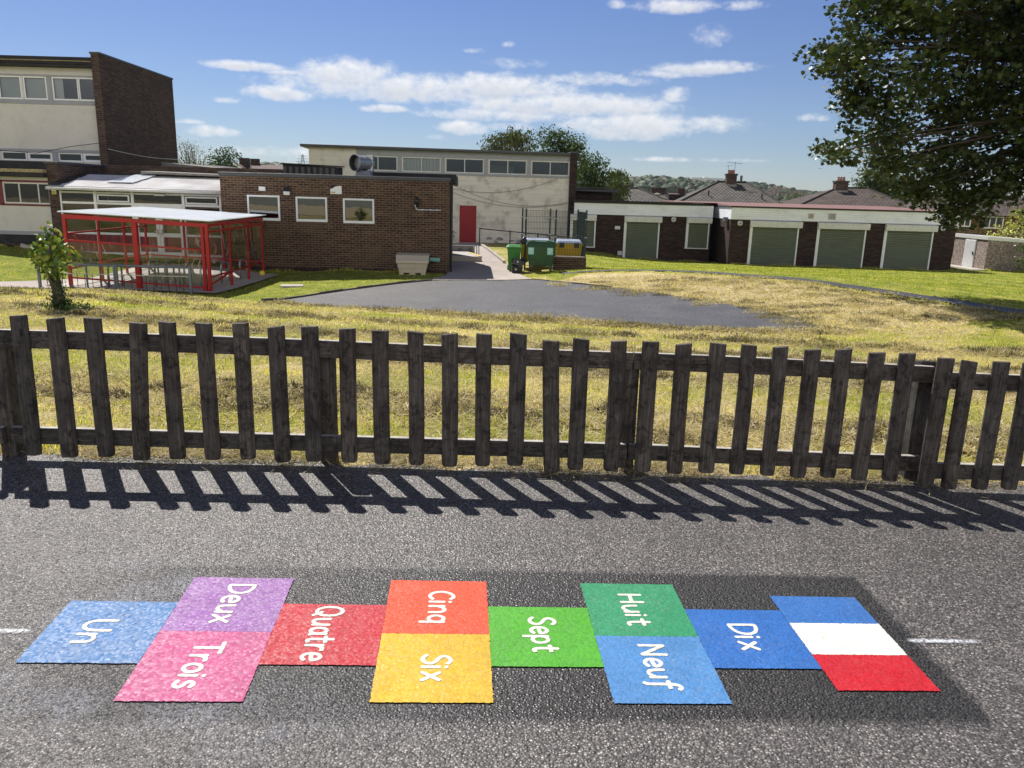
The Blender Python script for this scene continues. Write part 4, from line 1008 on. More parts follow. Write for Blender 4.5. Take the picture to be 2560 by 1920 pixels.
for (a, c, d, e) in LW[1:]: window(tb, a, c, d, e, fr=.05 if a in (-4.0,-1.78) else .085, y=.07, d=.05)
for (a, c, d, e) in UW[1:5]:
    if a < -1.9 or a == -1.74: blinds(tb, a+.04, c-.04 if a < -1.9 else a+.36, d+.04, e-.04, .16)
room(tb, -7.9, -.05, 4.6, 5.85, 2.5, 'dark', .25); room(tb, -7.9, -.05, 2.5, 3.0, 1.5, 'interior', .25)
part(MB().box(-8, -.001, -.28, 6.0, 6.12, 6.20).box(-8, -.001, -.30, .4, 6.02, 6.10), 'roof_slab', M['bitumen'], tb)
part(MB().box(-8, -.001, -.34, 5.9, 6.21, 6.235), 'roof_edge', M['moss_roof'], tb)
part(MB().box(-8, -.001, -.10, 5.9, 6.236, 6.40), 'roof', M['bitumen'], tb)
part(MB().box(0, .30, -.25, 6.1, -.8, 6.50), 'end_wall', M['brick_old'], tb)
part(MB().box(-.03, .33, -.28, 6.15, 6.501, 6.58), 'coping', M['slate_trim'], tb, bevel=.01)
part(MB().tube([(.32, y_, 3.10-.012*y_-.09*math.sin(math.pi*(y_+.2)/6.3)) for y_ in np.linspace(-.2, 6.1, 12)], .014, 6), 'cable', M['white_old'], tb)

# --- single storey part in front of it
fb = thing('classroom_wing', 'low flat-roofed cream classroom wing with dark red framed windows', 'building', (-16.06, 27.2, 0))
FW = [(-1.66, 0.0, 1.01, 1.77)]
part(wall(-4.5, -.001, .10, 1.93, [(-4.4,-1.86,1.01,1.77), (-1.64, -.02, 1.03, 1.75)], .10, 3.8), 'wall', M['cream2'], fb, fix=False)
part(MB().box(-1.70, -.002, -.03, -.001, 1.756, 1.82).box(-1.70, -.002, -.03, -.001, .965, 1.025).box(-1.86, -1.642, -.03, -.001, .965, 1.82), 'red_surround', M['red_panel'], fb)
window(fb, -1.64, -.02, 1.03, 1.75, (-1.08, -.42), .05, .0, .06, 'white_old')
window(fb, -4.4, -1.87, 1.01, 1.77, (-3.5, -2.7), .05, .0, .06, 'white_old')
room(fb, -4.4, -.05, .5, 1.9, 2.5, 'dark', .2)
part(MB().box(-4.5, -.001, -.06, 3.8, -.02, .098), 'cill', M['grey_frame'], fb)
part(MB().box(-4.5, -.001, -.015, 3.8, -.33, -.022), 'dark_base', M['bitumen'], fb)
part(MB().box(-4.5, -.001, -.04, 3.8, -1.3, -.332), 'plinth', M['brick_old'], fb)
part(MB().box(-4.5, -.001, -.30, 3.8, 1.945, 2.08), 'fascia', M['bitumen'], fb)
part(MB().box(-4.5, -.001, -.34, 3.8, 2.081, 2.19), 'roof_edge', M['moss_roof'], fb)
part(MB().box(-4.5, -.001, 1.2, 3.8, 2.191, 2.50), 'roof', M['bitumen'], fb)
part(MB().box(0, .40, -.10, 3.6, -1.3, 2.39), 'end_wall', M['brick_old'], fb)
part(MB().box(-.05, .44, -.14, 3.74, 2.391, 2.47), 'coping', M['slate_trim'], fb, bevel=.01)
part(MB().box(.41, 8.0, 3.0, 3.3, -1.0, 2.50), 'rear_wall', M['brick_old'], fb)
t = thing('warning_sign', 'small yellow and white warning sign on brick pier beside classroom', 'sign', (-15.88, 27.1, 1.385))
part(MB().box(-.075, .075, -.010, -.001, 0, .205), 'board', M['white'], t)
part(MB().box(-.070, .070, -.0125, -.0101, .005, .105), 'yellow_panel', M['sign_yellow'], t)
part(MB().prism([(-.045,.115),(.045,.115),(0,.190)], -.0128, -.0101), 'triangle', M['sign_yellow'], t)
part(MB().box(-.007,.007,-.0142,-.0129,.135,.168).box(-.007,.007,-.0142,-.0129,.122,.13), 'exclamation', M['black'], t)
b = MB()
for i, (w_, z_) in enumerate(((.05,.085),(.056,.066),(.045,.047),(.052,.028))): b.box(-w_, w_, -.0140, -.0126, z_, z_+.009)
part(b, 'text_line', M['black'], t)
part(MB().tube([at(-40,372,30.4), at(90,383,30.5), at(180,366,30.65), at(254,357,30.7)], .012, 6), 'x', M['black'], None).name = 'overhead_cable'
tag(bpy.data.objects['overhead_cable'], 'black cable slung across the cream front of the two-storey block', 'cable')
# low roofs between
lr = thing('link_roof', 'long low grey felted roof beyond the corrugated lean-to', 'roof', (0, 0, 0))
a, c = at(445, 408, 33), at(592, 424, 31)
part(MB().hexa([(a.x,a.y,1.6),(c.x,c.y,1.6),(c.x+.6,c.y+5,1.6),(a.x,a.y+5,1.6)], [(a.x,a.y,a.z),(c.x,c.y,c.z-.08),(c.x+.6,c.y+5,c.z),(a.x,a.y+5,a.z+.1)]), 'upstand', M['bitumen'], lr)
part(MB().hexa([(a.x-.6,a.y-.25,a.z-.30),(c.x,c.y-.25,c.z-.16),(c.x+.6,c.y+5,c.z-.1),(a.x-.6,a.y+5,a.z-.2)], [(a.x-.6,a.y-.25,a.z+.03),(c.x,c.y-.25,c.z-.01),(c.x+.6,c.y+5,c.z+.02),(a.x-.6,a.y+5,a.z+.06)]), 'edge', M['felt_grey'], lr, bevel=.03)

# --- assembly hall
hl = thing('assembly_hall', 'tall cream boarded hall with high band of windows and red door', 'building', (-10.92, 40.5, 0), R(4.13))
hm_ = Matrix.Translation((-10.92, 40.5, 0)) @ Matrix.Rotation(R(4.13), 4, 'Z')
HW = [(2.80, 4.77), (5.02, 6.97), (7.22, 9.19), (9.45, 11.41), (11.65, 13.62)]
DOOR = (7.96, 8.85, -.66, 1.26)
part(wall(.32, 13.65, -1.6, 3.93, [(a, c, 2.88, 3.60) for a, c in HW] + [DOOR], .10, 9., 0), 'wall', M['hall_clad'], hl, fix=False)
b = MB().box(2.70, 13.648, -.035, -.001, 2.755, 2.87).box(2.70, 13.648, -.02, -.001, 3.61, 3.925)
for x in (2.70, 4.79, 6.99, 9.21, 11.43): b.box(x, x+.20 if x > 2.8 else x+.09, -.03, -.0205, 2.871, 3.92); b.box(x, x+.20 if x > 2.8 else x+.09, -.0205, -.001, 2.871, 3.609)
part(b, 'window_band', M['grey_frame'], hl)
for i, (a, c) in enumerate(HW):
    w_ = window(hl, a, c, 2.88, 3.60, ((a+c)/2,), .05, .0, .06, 'white_old', 'glass_mirror' if i < 0 else 'glass')
    if i == 1: blinds(hl, a+.05, c-.05, 2.92, 3.56, .12, .16)
room(hl, 2.75, 13.6, 2.6, 3.85, 3.2, 'interior', .2)
b = MB().box(3.0, 4.6, 2.0, 2.1, 2.9, 3.0).box(9.6, 10.9, 2.6, 2.7, 2.9, 3.4)
part(b, 'stage_frame', M['white_old'], hl)
part(MB().box(DOOR[0]+.004, DOOR[1]-.004, .03, .08, DOOR[2], DOOR[3]-.003), 'door', M['red_door'], hl, bevel=.008)
part(MB().hexa([(-.05,-.32,3.935),(13.64,-.32,3.90),(13.64,9,3.90),(-.05,9,3.935)], [(-.05,-.32,4.07),(13.64,-.32,4.02),(13.64,9,4.10),(-.05,9,4.16)]), 'roof', M['slate_trim'], hl, bevel=.02)
part(MB().box(13.651, 14.02, -.12, 9, -1.6, 4.04), 'end_wall', M['brick_dark'], hl)
part(MB().box(13.63, 14.06, -.15, 9, 4.041, 4.10), 'coping', M['slate_trim'], hl)
# patches of fallen render low on the wall
b = MB()
for (x, z, w_, h_) in ((9.55,-.40,.20,.085),(10.10,-.42,.22,.11),(10.72,-.50,.14,.06),(11.2,-.52,.22,.07),(11.7,-.55,.12,.05),(9.9,-.56,.12,.05)):
    n = 11; b.prism([(x+w_*math.cos(2*math.pi*i/n)*random.uniform(.7,1.1), z+h_*math.sin(2*math.pi*i/n)*random.uniform(.7,1.1)) for i in range(n)], -.006, -.001)
part(b, 'bare_patch', M['blockwork'], hl)
part(MB().box(9.2, 13.64, -.05, -.001, -1.5, -.63), 'plinth', M['bitumen'], hl)
def hloc(x, y, z): return hm_ @ Vector((x, y, z))
def sag(p, q, s, n=16):
    p, q = Vector(p), Vector(q); return [p.lerp(q, i/(n-1)) - Vector((0, 0, s*4*(i/(n-1))*(1-i/(n-1)))) for i in range(n)]
for lab, p, q, s in (('highest drooping black wire across the hall wall, rising to the window sill', (7.25,-.05,2.16), (13.0,-.05,2.72), .46), ('middle drooping wire on the hall wall starting highest beside the kitchen corner', (7.2,-.05,2.5), (13.6,-.05,1.55), .62), ('lowest drooping wire on the hall wall above the red door', (7.2,-.06,2.05), (13.6,-.06,1.5), .50)):
    o = MB().tube(sag(hloc(*p), hloc(*q), s), .007, 5).build('wire', M['slate_trim'], None); tag(o, lab, 'cable', 'wires on the hall wall')
# brick link block behind the garages
lk = thing('brick_link_block', 'small dark brick flat-roofed block between hall and shuttered building', 'building', (3.2, 45.5, 0))
part(MB().box(0, 2.25, 0, 3, -1.2, 2.18), 'wall', M['brick_dark'], lk)
part(MB().hexa([(-.1,-.35,2.185),(2.55,-.35,2.15),(2.55,3.2,2.15),(-.1,3.2,2.185)], [(-.1,-.35,2.36),(2.6,-.35,2.30),(2.6,3.2,2.32),(-.1,3.2,2.38)]), 'roof', M['slate_trim'], lk, bevel=.015)
part(MB().box(-.1, 2.3, -.3, 3, 2.381, 2.41), 'roof_felt', M['felt_grey'], lk)

# --- shuttered building in two stepped sections
def shutter_mesh(x0, x1, z0, z1, y, pitch=.085):
    b = MB(); n = int(round((z1-z0)/pitch)); vs = []; fs = []; k = 6
    for i in range(n*k+1):
        z = z0 + (z1-z0)*i/(n*k); ph = (i % k)/k; d = .030*(1-(2*ph-1)**2)
        vs += [(x0, y-d, z), (x1, y-d, z)]
    for i in range(n*k): fs.append((i*2, i*2+1, i*2+3, i*2+2))
    return b.add(vs, fs)
def opening(parent, x0, x1, z0, z1, boxx0, boxx1, bz0=.66, bz1=.97, sill=False):
    b = MB().box(x0, x0+.13, -.05, .04, z0, bz0-.002).box(x1-.07, x1, -.05, .04, z0, bz0-.002)
    if sill: b.box(x0-.02, x1+.02, -.07, .04, z0-.05, z0-.001)
    part(b, 'side_rail', M['white'], parent, bevel=.005, seg=1)
    part(shutter_mesh(x0+.13, x1-.07, z0+.001, bz0+.0, -.012), 'shutter', M['shutter'], parent, fix=False)
    sb = MB().hexa([(boxx0,-.20,bz0),(boxx1,-.20,bz0),(boxx1,-.002,bz0),(boxx0,-.002,bz0)], [(boxx0,-.22,bz1-.04),(boxx1,-.22,bz1-.04),(boxx1,-.002,bz1),(boxx0,-.002,bz1)])
    part(sb, 'shutter_box', M['white_old'], parent, bevel=.012)
def bulkhead(parent, x, z):
    part(MB().lathe([(.125,-.01),(.125,-.055),(.11,-.07),(.0,-.075)], (x, 0, z), 20, 'y'), 'lamp', M['white_old'], parent)
    part(MB().lathe([(.150,-.001),(.150,-.04),(.128,-.05),(.126,-.02)], (x, 0, z), 20, 'y').box(x-.009,x+.009,-.085,-.070,z-.12,z+.12).box(x-.12,x+.12,-.0845,-.0705,z-.009,z+.009), 'lamp_guard', M['black'], parent)
ga = thing('shuttered_block', 'left section of white boarded building with green roller shutters over door and windows', 'building', (3.0, 40.75, 0), R(-2))
part(MB().box(-.02, 7.05, 0, 6, -2.0, .985), 'wall', M['brick_dark'], ga)
part(MB().box(-.02, 7.08, -.06, 6, .986, 1.56), 'boarding', M['white_clad'], ga)
part(MB().box(-.1, 5.95, -.12, 6.1, 1.561, 1.70).box(5.951, 6.96, -.10, 6.1, 1.561, 1.62), 'roof', M['bitumen'], ga)
opening(ga, -.20, 1.12, -.66, .97, -.22, 1.14, .66, .985, True)
opening(ga, 2.58, 4.41, -1.20, .97, 2.57, 4.50)
opening(ga, 5.77, 6.96, -.57, .97, 5.76, 7.05, .69, .985, True)
part(MB().box(2.75, 4.40, -.30, -.07, -1.5, -1.16), 'step', M['shutter_dark'], ga)
bulkhead(ga, 5.10, .84)
part(MB().box(2.11, 2.38, -.07, -.001, .26, .43), 'meter_box', M['white_old'], ga, bevel=.01)
part(MB().box(2.32, 2.55, -.05, -.001, -1.06, -.84), 'vent', M['cream'], ga, bevel=.01)
gb_ = thing('shuttered_block', 'right section of white boarded building with three wide green roller shutters and red roof', 'building', (10.46, 38.4, 0), R(-2.07))
part(MB().box(0, 10.80, 0, 5.5, -2.0, .965), 'wall', M['brick_dark'], gb_)
part(MB().box(-.03, 10.83, -.06, 5.5, .966, 1.535), 'boarding', M['white_clad'], gb_)
part(MB().box(-.08, 10.9, -.13, 5.6, 1.536, 1.60), 'fascia', M['bitumen'], gb_)
part(MB().hexa([(-.08,-.10,1.601),(10.88,-.10,1.601),(10.88,6.5,1.601),(-.08,6.5,1.601)], [(-.08,-.10,1.605),(10.88,-.10,1.605),(10.0,6.5,1.80),(-.08,6.5,1.80)]).hexa([(-2.2,2.9,1.702),(-.081,2.9,1.702),(-.081,6.5,1.702),(-2.6,6.5,1.702)], [(-2.2,2.9,1.725),(-.081,2.9,1.725),(-.081,6.5,1.80),(-2.6,6.5,1.80)]), 'roof', M['red_roof'], gb_)
for (a, c, e, f) in ((.95, 3.31, .92, 3.42), (4.19, 6.54, 4.17, 6.64), (7.41, 9.75, 7.40, 9.85)):
    opening(gb_, a, c, -1.4, .95, e, f, .63, .95)
bulkhead(gb_, .44, .79); bulkhead(gb_, 10.15, .81)
for (a, c, d, e) in ((3.66, 3.93, 1.09, 1.34), (4.62, 4.99, 1.07, 1.38)):
    f = ring(MB(), a, c, d, e, .045, -.085, -.0605); v_ = part(f, 'vent', M['grit'], gb_, bevel=.005, seg=1)
    part(MB().box(a+.045, c-.045, -.072, -.0605, d+.045, e-.045), 'grille', M['grey_frame'], v_)
part(MB().box(-.20, -.03, .5, .9, .85, 1.05).bar((-.25,.4,.98),(-.03,.6,.98),.05), 'camera', M['galv_grey'], gb_)
part(MB().box(10.62, 10.76, -.28, -.05, .78, .88), 'floodlight', M['white_old'], gb_)

# --- pebble-dashed shed
sd = thing('concrete_shed', 'pebble-dashed concrete garage with white door and white roof edge', 'shed', (23.5, 39.0, 0))
part(MB().box(0, 3.9, 0, 3.0, -1.9, .30), 'wall', M['pebble'], sd)
part(MB().hexa([(-.05,-.05,.28),(3.95,-.05,.09),(3.95,3.1,.09),(-.05,3.1,.30)], [(-.08,-.08,.47),(3.98,-.08,.24),(3.98,3.1,.28),(-.08,3.1,.50)]), 'roof', M['white_shed'], sd, bevel=.01)
dv = MB().box(-.04, -.001, .98, 1.92, -1.16, .24)
dr_ = part(dv, 'door', M['white'], sd)
rb = MB()
for i in range(11): rb.box(-.052, -.0405, 1.01+.083*i, 1.01+.083*i+.05, -1.12, .20)
part(rb, 'ribs', M['white'], dr_)
part(MB().box(-.09, -.053, 1.06, 1.10, -.52, -.36).box(-.10,-.0905,1.06,1.2,-.40,-.375), 'handle', M['black'], dr_)
part(MB().box(-.75, -.001, -.3, 3.4, -1.9, -1.16), 'slab', M['concrete'], sd)
# ------------------------------------------------------------------ cycle shelter
sh = thing('cycle_shelter', 'red framed cycle shelter with white corrugated roof and printed clear screens', 'shelter', (-12.0, 20.8, 0))
SW, SD = 3.77, 4.5
def top(x, y): return .915 - .145*x/SW + .07*y/SD
def post(x, y, w, dz=0.):
    z0 = Hf(-12+x, 20.8+y) - .1
    o = part(MB().box(x-w/2, x+w/2, y-w/2, y+w/2, z0, top(x, y)-.09), 'post', M['red_steel'], sh, bevel=.006, seg=1)
    return o
for x, y, w in ((0, 0, .085), (1.86, 0, .13), (SW-.13, .02, .085), (SW, 0, .085), (0, 1.65, .062), (0, 3.1, .062), (0, SD, .062), (1.25, SD, .06), (2.5, SD, .06), (SW, 1.62, .062), (SW, 3.1, .062), (SW, SD, .062)): post(x, y, w)
def rbar(p, q, w=.05, h=.045): return MB().bar(p, q, w, h)
def P3(x, y, dz): return (x, y, top(x, y) + dz)
b = MB()
b.bar(P3(-.05,0,-.045), P3(SW+.05,0,-.045), .07, .105); b.bar(P3(-.05,SD,-.045), P3(SW+.05,SD,-.045), .06, .08)
b.bar(P3(0,.036,-.045), P3(0,SD-.031,-.045), .06, .075); b.bar(P3(SW,.036,-.045), P3(SW,SD-.031,-.045), .06, .075)
part(b, 'roof_beam', M['red_steel'], sh, bevel=.005, seg=1)
part(corrugated((-.12,-.1,.99),(-.12,SD+.12,1.06),(SW+.14,-.1,.845),(SW+.14,SD+.12,.915), 58, .016, .006), 'roof', M['corr_white'], sh, fix=False)
for dz, w in ((-.22, .036), (-.72, .05), (-1.42, .036), (-1.72, .04)):
    if dz in (-.22, -1.42):
        part(rbar(P3(.04,SD,dz), P3(SW-.04,SD,dz), w), 'rail', M['red_steel'], sh)
        part(rbar(P3(SW,.045,dz), P3(SW,SD-.04,dz), w), 'rail', M['red_steel'], sh)
        part(rbar(P3(0,.045,dz-.28*(dz==-.22)), P3(0,SD-.04,dz-.28*(dz==-.22)), w), 'rail', M['red_steel'], sh)
    if dz in (-.72, -1.72):
        part(rbar(P3(.045,-.01,dz+.06), P3(SW-.18,-.01,dz+.02), w), 'rail', M['red_steel'], sh)
part(rbar(P3(SW,.05,-1.62), P3(SW,1.6,-1.42), .045), 'brace', M['red_steel'], sh)
def screen(p, q, z0, z1):
    p, q = Vector(p), Vector(q)
    b = MB().quad(p+Vector((0,0,z0)), q+Vector((0,0,z0)), q+Vector((0,0,z1)), p+Vector((0,0,z1)))
    part(b, 'screen', M['acrylic'], sh, fix=False)
screen(P3(.05,-.05,0), P3(SW-.2,-.05,0), -1.66, -.70); screen(P3(SW+.045,.1,0), P3(SW+.045,SD-.1,0), -1.42, -.24)
screen(P3(-.045,.1,0), P3(-.045,SD-.1,0), -1.6, -.55); screen(P3(.05,SD+.045,0), P3(SW-.05,SD+.045,0), -1.42, -.24)
# stands
HOOPL = ['second hoop from the shelter left side', 'x']
hoop_xy = [(-9.98, 23.9), (-9.42, 23.7), (-8.86, 23.5)]
labels = {0: 'grey cycle hoop at the back of the shelter furthest from the kitchen', }
def hoop(x, y, label, h=.60, w=.42, rz=R(80), r=.026, m='galv'):
    z = Hf(x, y) + .02
    pts = [(-w/2, 0, -.05), (-w/2, 0, h-.10), (-w/2+.03, 0, h-.03), (-w/2+.10, 0, h), (w/2-.10, 0, h), (w/2-.03, 0, h-.03), (w/2, 0, h-.10), (w/2, 0, -.05)]
    o = MB().tube(pts, r, 10).build('cycle_hoop', M[m], None, smooth=True); o.location = (x, y, z); o.rotation_euler = (0, 0, rz)
    return tag(o, label, 'cycle stand', 'cycle hoops in the shelter')
for px_, py_, Y_, lab in ((1010+40, 1045, 22.6, 'galvanised cycle hoop leftmost of the row along the shelter back'), (1195, 1050, 22.5, 'galvanised cycle hoop second from left in the back row'), (1370, 1050, 22.4, 'galvanised cycle hoop third in the back row, under middle of the roof'),
                        (1530, 1200, 21.6, 'galvanised cycle hoop right behind the doubled front corner post'), (1710, 1075, 23.0, 'galvanised cycle hoop in the sunlit strip behind the corner post'), (1880, 1075, 24.0, 'galvanised cycle hoop nearest the kitchen wall')):
    p = at(100 + px_*600/2212, 400 + py_*600/2212, Y_); hoop(p.x, p.y, lab)
for px_, py_, Y_, lab in ((505, 1165, 20.9, 'dark grey cycle hoop behind left barrier rail'), (705, 1180, 21.0, 'dark grey cycle hoop behind the joint of the two barrier rails'), (1130, 1200, 21.6, 'dark grey cycle hoop beside thick middle post'), (1350, 1190, 21.6, 'dark grey cycle hoop behind right end of barrier rail')):
    p = at(100 + px_*600/2212, 400 + py_*600/2212, Y_); hoop(p.x, p.y, lab, .62, .44, R(70), .026, 'galv_grey')
def barrier(x0, x1, y, label):
    t = thing('barrier_rail', label, 'railing', ((x0+x1)/2, y, Hf((x0+x1)/2, y)), 0, 'barrier rails before the shelter')
    L = (x1-x0)/2; zt = -.325 - t.location.z; g = lambda x: Hf(x+(x0+x1)/2, y) - t.location.z
    for s in (-1, 1): part(MB().box(s*L-.032, s*L+.032, -.032, .032, g(s*L)-.1, zt+.03), 'post', M['galv_grey'], t, bevel=.006, seg=1)
    part(MB().tube([(-L+.033, 0, zt), (L-.033, 0, zt)], .032, 10), 'top_rail', M['galv_grey'], t, smooth=True)
    part(MB().bar((-L+.033, 0, zt-.235), (L-.033, 0, zt-.235), .022, .022), 'lower_rail', M['galv'], t)
    n = int((x1-x0)/.185)
    for i in range(1, n): 
        x = -L + 2*L*i/n; part(MB().tube([(x, 0, zt-.246), (x, 0, g(x)-.02)], .008, 6), 'bar', M['black_iron'], t)
    return t
barrier(-12.38, -10.40, 20.05, 'low grey barrier rail behind the sapling, left of the pair')
barrier(-10.36, -8.44, 20.05, 'low grey barrier rail before the thick red post, right of the pair')
p = at(656, 689, 25.0); b = MB().lathe([(0,-.09),(.05,-.078),(.09,-.0),(.08,.05),(.04,.085),(0,.09)], n=20)
o = b.build('ball', M['sign_yellow'], None, smooth=True); o.location = (p.x, p.y, Hf(p.x, p.y)+.10); tag(o, 'yellow ball on grass at foot of red shelter post', 'ball')
p = at(730, 706, 22.6); o = MB().box(-.32, .32, -.22, .22, -.05, .035).build('manhole_cover', M['concrete'], None, bevel=.01); o.location = (p.x, p.y, Hf(p.x, p.y)+.012); o.rotation_euler = (0,0,R(12)); tag(o, 'pale concrete slab set in the lawn before the kitchen wall', 'manhole cover')
# grit bin
gp = kb_mat @ Vector((6.33, -.60, 0)); gz = Hf(gp.x, gp.y)
t = thing('grit_bin', 'cream plastic grit bin with sloping lid on the grass against the kitchen wall', 'grit bin', (gp.x, gp.y, gz + .0), R(4))
part(MB().hexa([(-.43,-.27,.05),(.43,-.27,.05),(.43,.27,.05),(-.43,.27,.05)], [(-.46,-.29,.20),(.46,-.29,.20),(.46,.29,.20),(-.46,.29,.20)])
     .hexa([(-.47,-.30,.2005),(.47,-.30,.2005),(.47,.30,.2005),(-.47,.30,.2005)], [(-.495,-.32,.37),(.495,-.32,.37),(.495,.32,.37),(-.495,.32,.37)])
     .box(-.43,-.28,-.27,.27,-.03,.0495).box(-.10,.10,-.27,.27,-.03,.0495).box(.28,.43,-.27,.27,-.03,.0495), 'body', M['grit'], t, bevel=.012)
part(MB().hexa([(-.53,-.37,.372),(.53,-.37,.372),(.53,.35,.372),(-.53,.35,.372)], [(-.53,-.36,.46),(.53,-.36,.46),(.53,.35,.50),(-.53,.35,.50)])
     .hexa([(-.528,-.355,.4605),(.528,-.355,.4605),(.528,.35,.5005),(-.528,.35,.5005)], [(-.545,-.16,.62),(.545,-.16,.62),(.545,.33,.66),(-.545,.33,.66)]), 'lid', M['grit'], t, bevel=.012)
p = kb_mat @ Vector((7.05, -.25, -.42)); o = MB().box(-.16,.16,-.015,.015,-.06,.06).build('teal_panel', M['teal'], None, bevel=.004); o.location = p; o.rotation_euler = (R(25), R(5), R(10)); tag(o, 'small teal panel sticking out behind the grit bin', 'panel')
# bird and stone on the far left lawn
p = at(22, 618, 26.4)
bd = MB().tube([(-.17,0,.05),(-.10,0,.07),(-.03,0,.10),(.04,0,.15),(.075,0,.20),(.10,0,.225),(.125,0,.225),(.165,0,.213)], [.010,.03,.062,.066,.045,.038,.026,.004], 10)
bd.tube([(.02,.02,.08),(.02,.022,.0)], .006, 5).tube([(.02,-.02,.08),(.02,-.022,.0)], .006, 5)
o = bd.build('bird', M['black'], None, smooth=True); o.location = (p.x, p.y, Hf(p.x, p.y)); o.rotation_euler = (0,0,R(200)); tag(o, 'black crow standing on shaded grass before the cream wing', 'bird')
p = at(70, 616, 26.6); o = MB().box(-.24,.24,-.05,.05,-.03,.10).build('broken_slab', M['concrete'], None, bevel=.015); o.location = (p.x, p.y, Hf(p.x, p.y)); o.rotation_euler = (0, R(18), R(15)); tag(o, 'broken pale slab leaning on shaded grass by cream wing', 'slab')

# ------------------------------------------------------------------ bins
def hz(x, y, d=.02): return Hf(x, y) + d
t = thing('wheelie_bin', 'bright green two-wheeled bin with domed lid beside the path', 'bin', (-.05, 27.45, hz(-.05, 27.45)))
part(MB().hexa([(-.185,-.22,.03),(.185,-.22,.03),(.185,.22,.03),(-.185,.22,.03)], [(-.235,-.29,.78),(.235,-.29,.78),(.235,.28,.78),(-.235,.28,.78)]), 'body', M['bin_bright'], t, bevel=.025)
part(MB().box(-.265,.265,-.32,.30,.781,.83), 'rim', M['bin_bright'], t, bevel=.012)
part(MB().hexa([(-.285,-.345,.831),(.285,-.345,.831),(.285,.33,.831),(-.285,.33,.831)], [(-.20,-.24,.90),(.20,-.24,.90),(.22,.33,.91),(-.22,.33,.91)]), 'lid', M['bin_bright'], t, bevel=.02)
for s in (-1, 1): part(MB().lathe([(0,-.03),(.09,-.03),(.09,.03),(0,.03)], (.20*s, .24, .09), 16, 'x'), 'wheel', M['black'], t)
BX, BY = .89, 27.35; bz = hz(BX, BY)
t = thing('waste_container', 'large dark green four-wheeled bin with two teal labels', 'bin', (BX, BY, bz))
part(MB().hexa([(-.41,-.30,.20),(.41,-.30,.20),(.41,.32,.20),(-.41,.32,.20)], [(-.49,-.38,.90),(.49,-.38,.90),(.49,.38,.90),(-.49,.38,.90)]), 'body', M['bin_green'], t, bevel=.03)
part(MB().hexa([(-.37,-.352,.215),(-.20,-.352,.215),(-.20,-.30,.215),(-.37,-.30,.215)], [(-.39,-.372,.42),(-.19,-.372,.42),(-.19,-.31,.42),(-.39,-.31,.42)]).hexa([(.20,-.352,.215),(.37,-.352,.215),(.37,-.30,.215),(.20,-.30,.215)], [(.19,-.372,.42),(.39,-.372,.42),(.39,-.31,.42),(.19,-.31,.42)]), 'foot_pocket', M['bin_green'], t, bevel=.01)
part(MB().box(-.525,.525,-.42,.42,.901,.955), 'rim', M['bin_green'], t, bevel=.015)
part(MB().hexa([(-.52,-.43,.956),(.52,-.43,.956),(.52,.42,.956),(-.52,.42,.956)], [(-.47,-.38,1.05),(.47,-.38,1.05),(.47,.40,1.07),(-.47,.40,1.07)]).box(-.40,-.22,-.46,-.34,1.0,1.085).box(.16,.34,-.46,-.34,1.0,1.085), 'lid', M['bin_green'], t, bevel=.02)
for (x, y) in ((-.36,-.26),(.36,-.26),(-.36,.28),(.36,.28)):
    w_ = part(MB().lathe([(0,-.025),(.085,-.025),(.085,.025),(0,.025)], (x, y, .085), 16, 'x'), 'wheel', M['black'], t)
    part(MB().box(x-.04, x+.04, y-.03, y+.03, .12, .215), 'fork', M['galv_grey'], w_)
for x0 in (-.46, .20):
    s_ = part(MB().hexa([(x0+.01,-.372,.60),(x0+.21,-.372,.60),(x0+.21,-.345,.60),(x0+.01,-.345,.60)], [(x0,-.402,.84),(x0+.205,-.402,.84),(x0+.205,-.37,.84),(x0,-.37,.84)]), 'label', M['teal'], t)
    q = MB()
    for i, zz in enumerate((.80, .77, .74, .70, .67, .64)): q.box(x0+.03, x0+.03+(.14, .12, .15, .11, .14, .08)[i], -.4035+(.84-zz)*.11, -.3985+(.84-zz)*.11, zz, zz+.012)
    part(q, 'text_line', M['white'], s_)
def bank(x, y, lab, w=.47, yellow=True):
    t = thing('recycling_container', lab, 'bin', (x, y, hz(x, y)+.12), 0, 'yellow recycling containers in the mesh pen')
    part(MB().hexa([(-w+.05,-.33,.12),(w-.05,-.33,.12),(w-.05,.33,.12),(-w+.05,.33,.12)], [(-w,-.40,.70),(w,-.40,.70),(w,.40,.70),(-w,.40,.70)]), 'body', M['yellow'], t, bevel=.03)
    part(MB().box(-w-.03, w+.03, -.43, .43, .701, .77), 'rim', M['yellow'], t, bevel=.015)
    part(MB().hexa([(-w-.02,-.44,.771),(w+.02,-.44,.771),(w+.02,.43,.771),(-w-.02,.43,.771)], [(-w+.05,-.36,.87),(w-.05,-.36,.87),(w-.05,.38,.90),(-w+.05,.38,.90)]), 'lid', M['lid_blue'], t, bevel=.03)
    for s in (-.27, .27): part(MB().box(s-.085, s+.085, -.47, -.435, .62, .80), 'clip', M['black'], t, bevel=.012)
    return t
bank(1.93, 28.6, 'yellow container with pale blue lid inside the mesh pen, above the low brick wall')
bank(.80, 29.0, 'yellow container with pale blue lid mostly hidden behind the dark green bin')
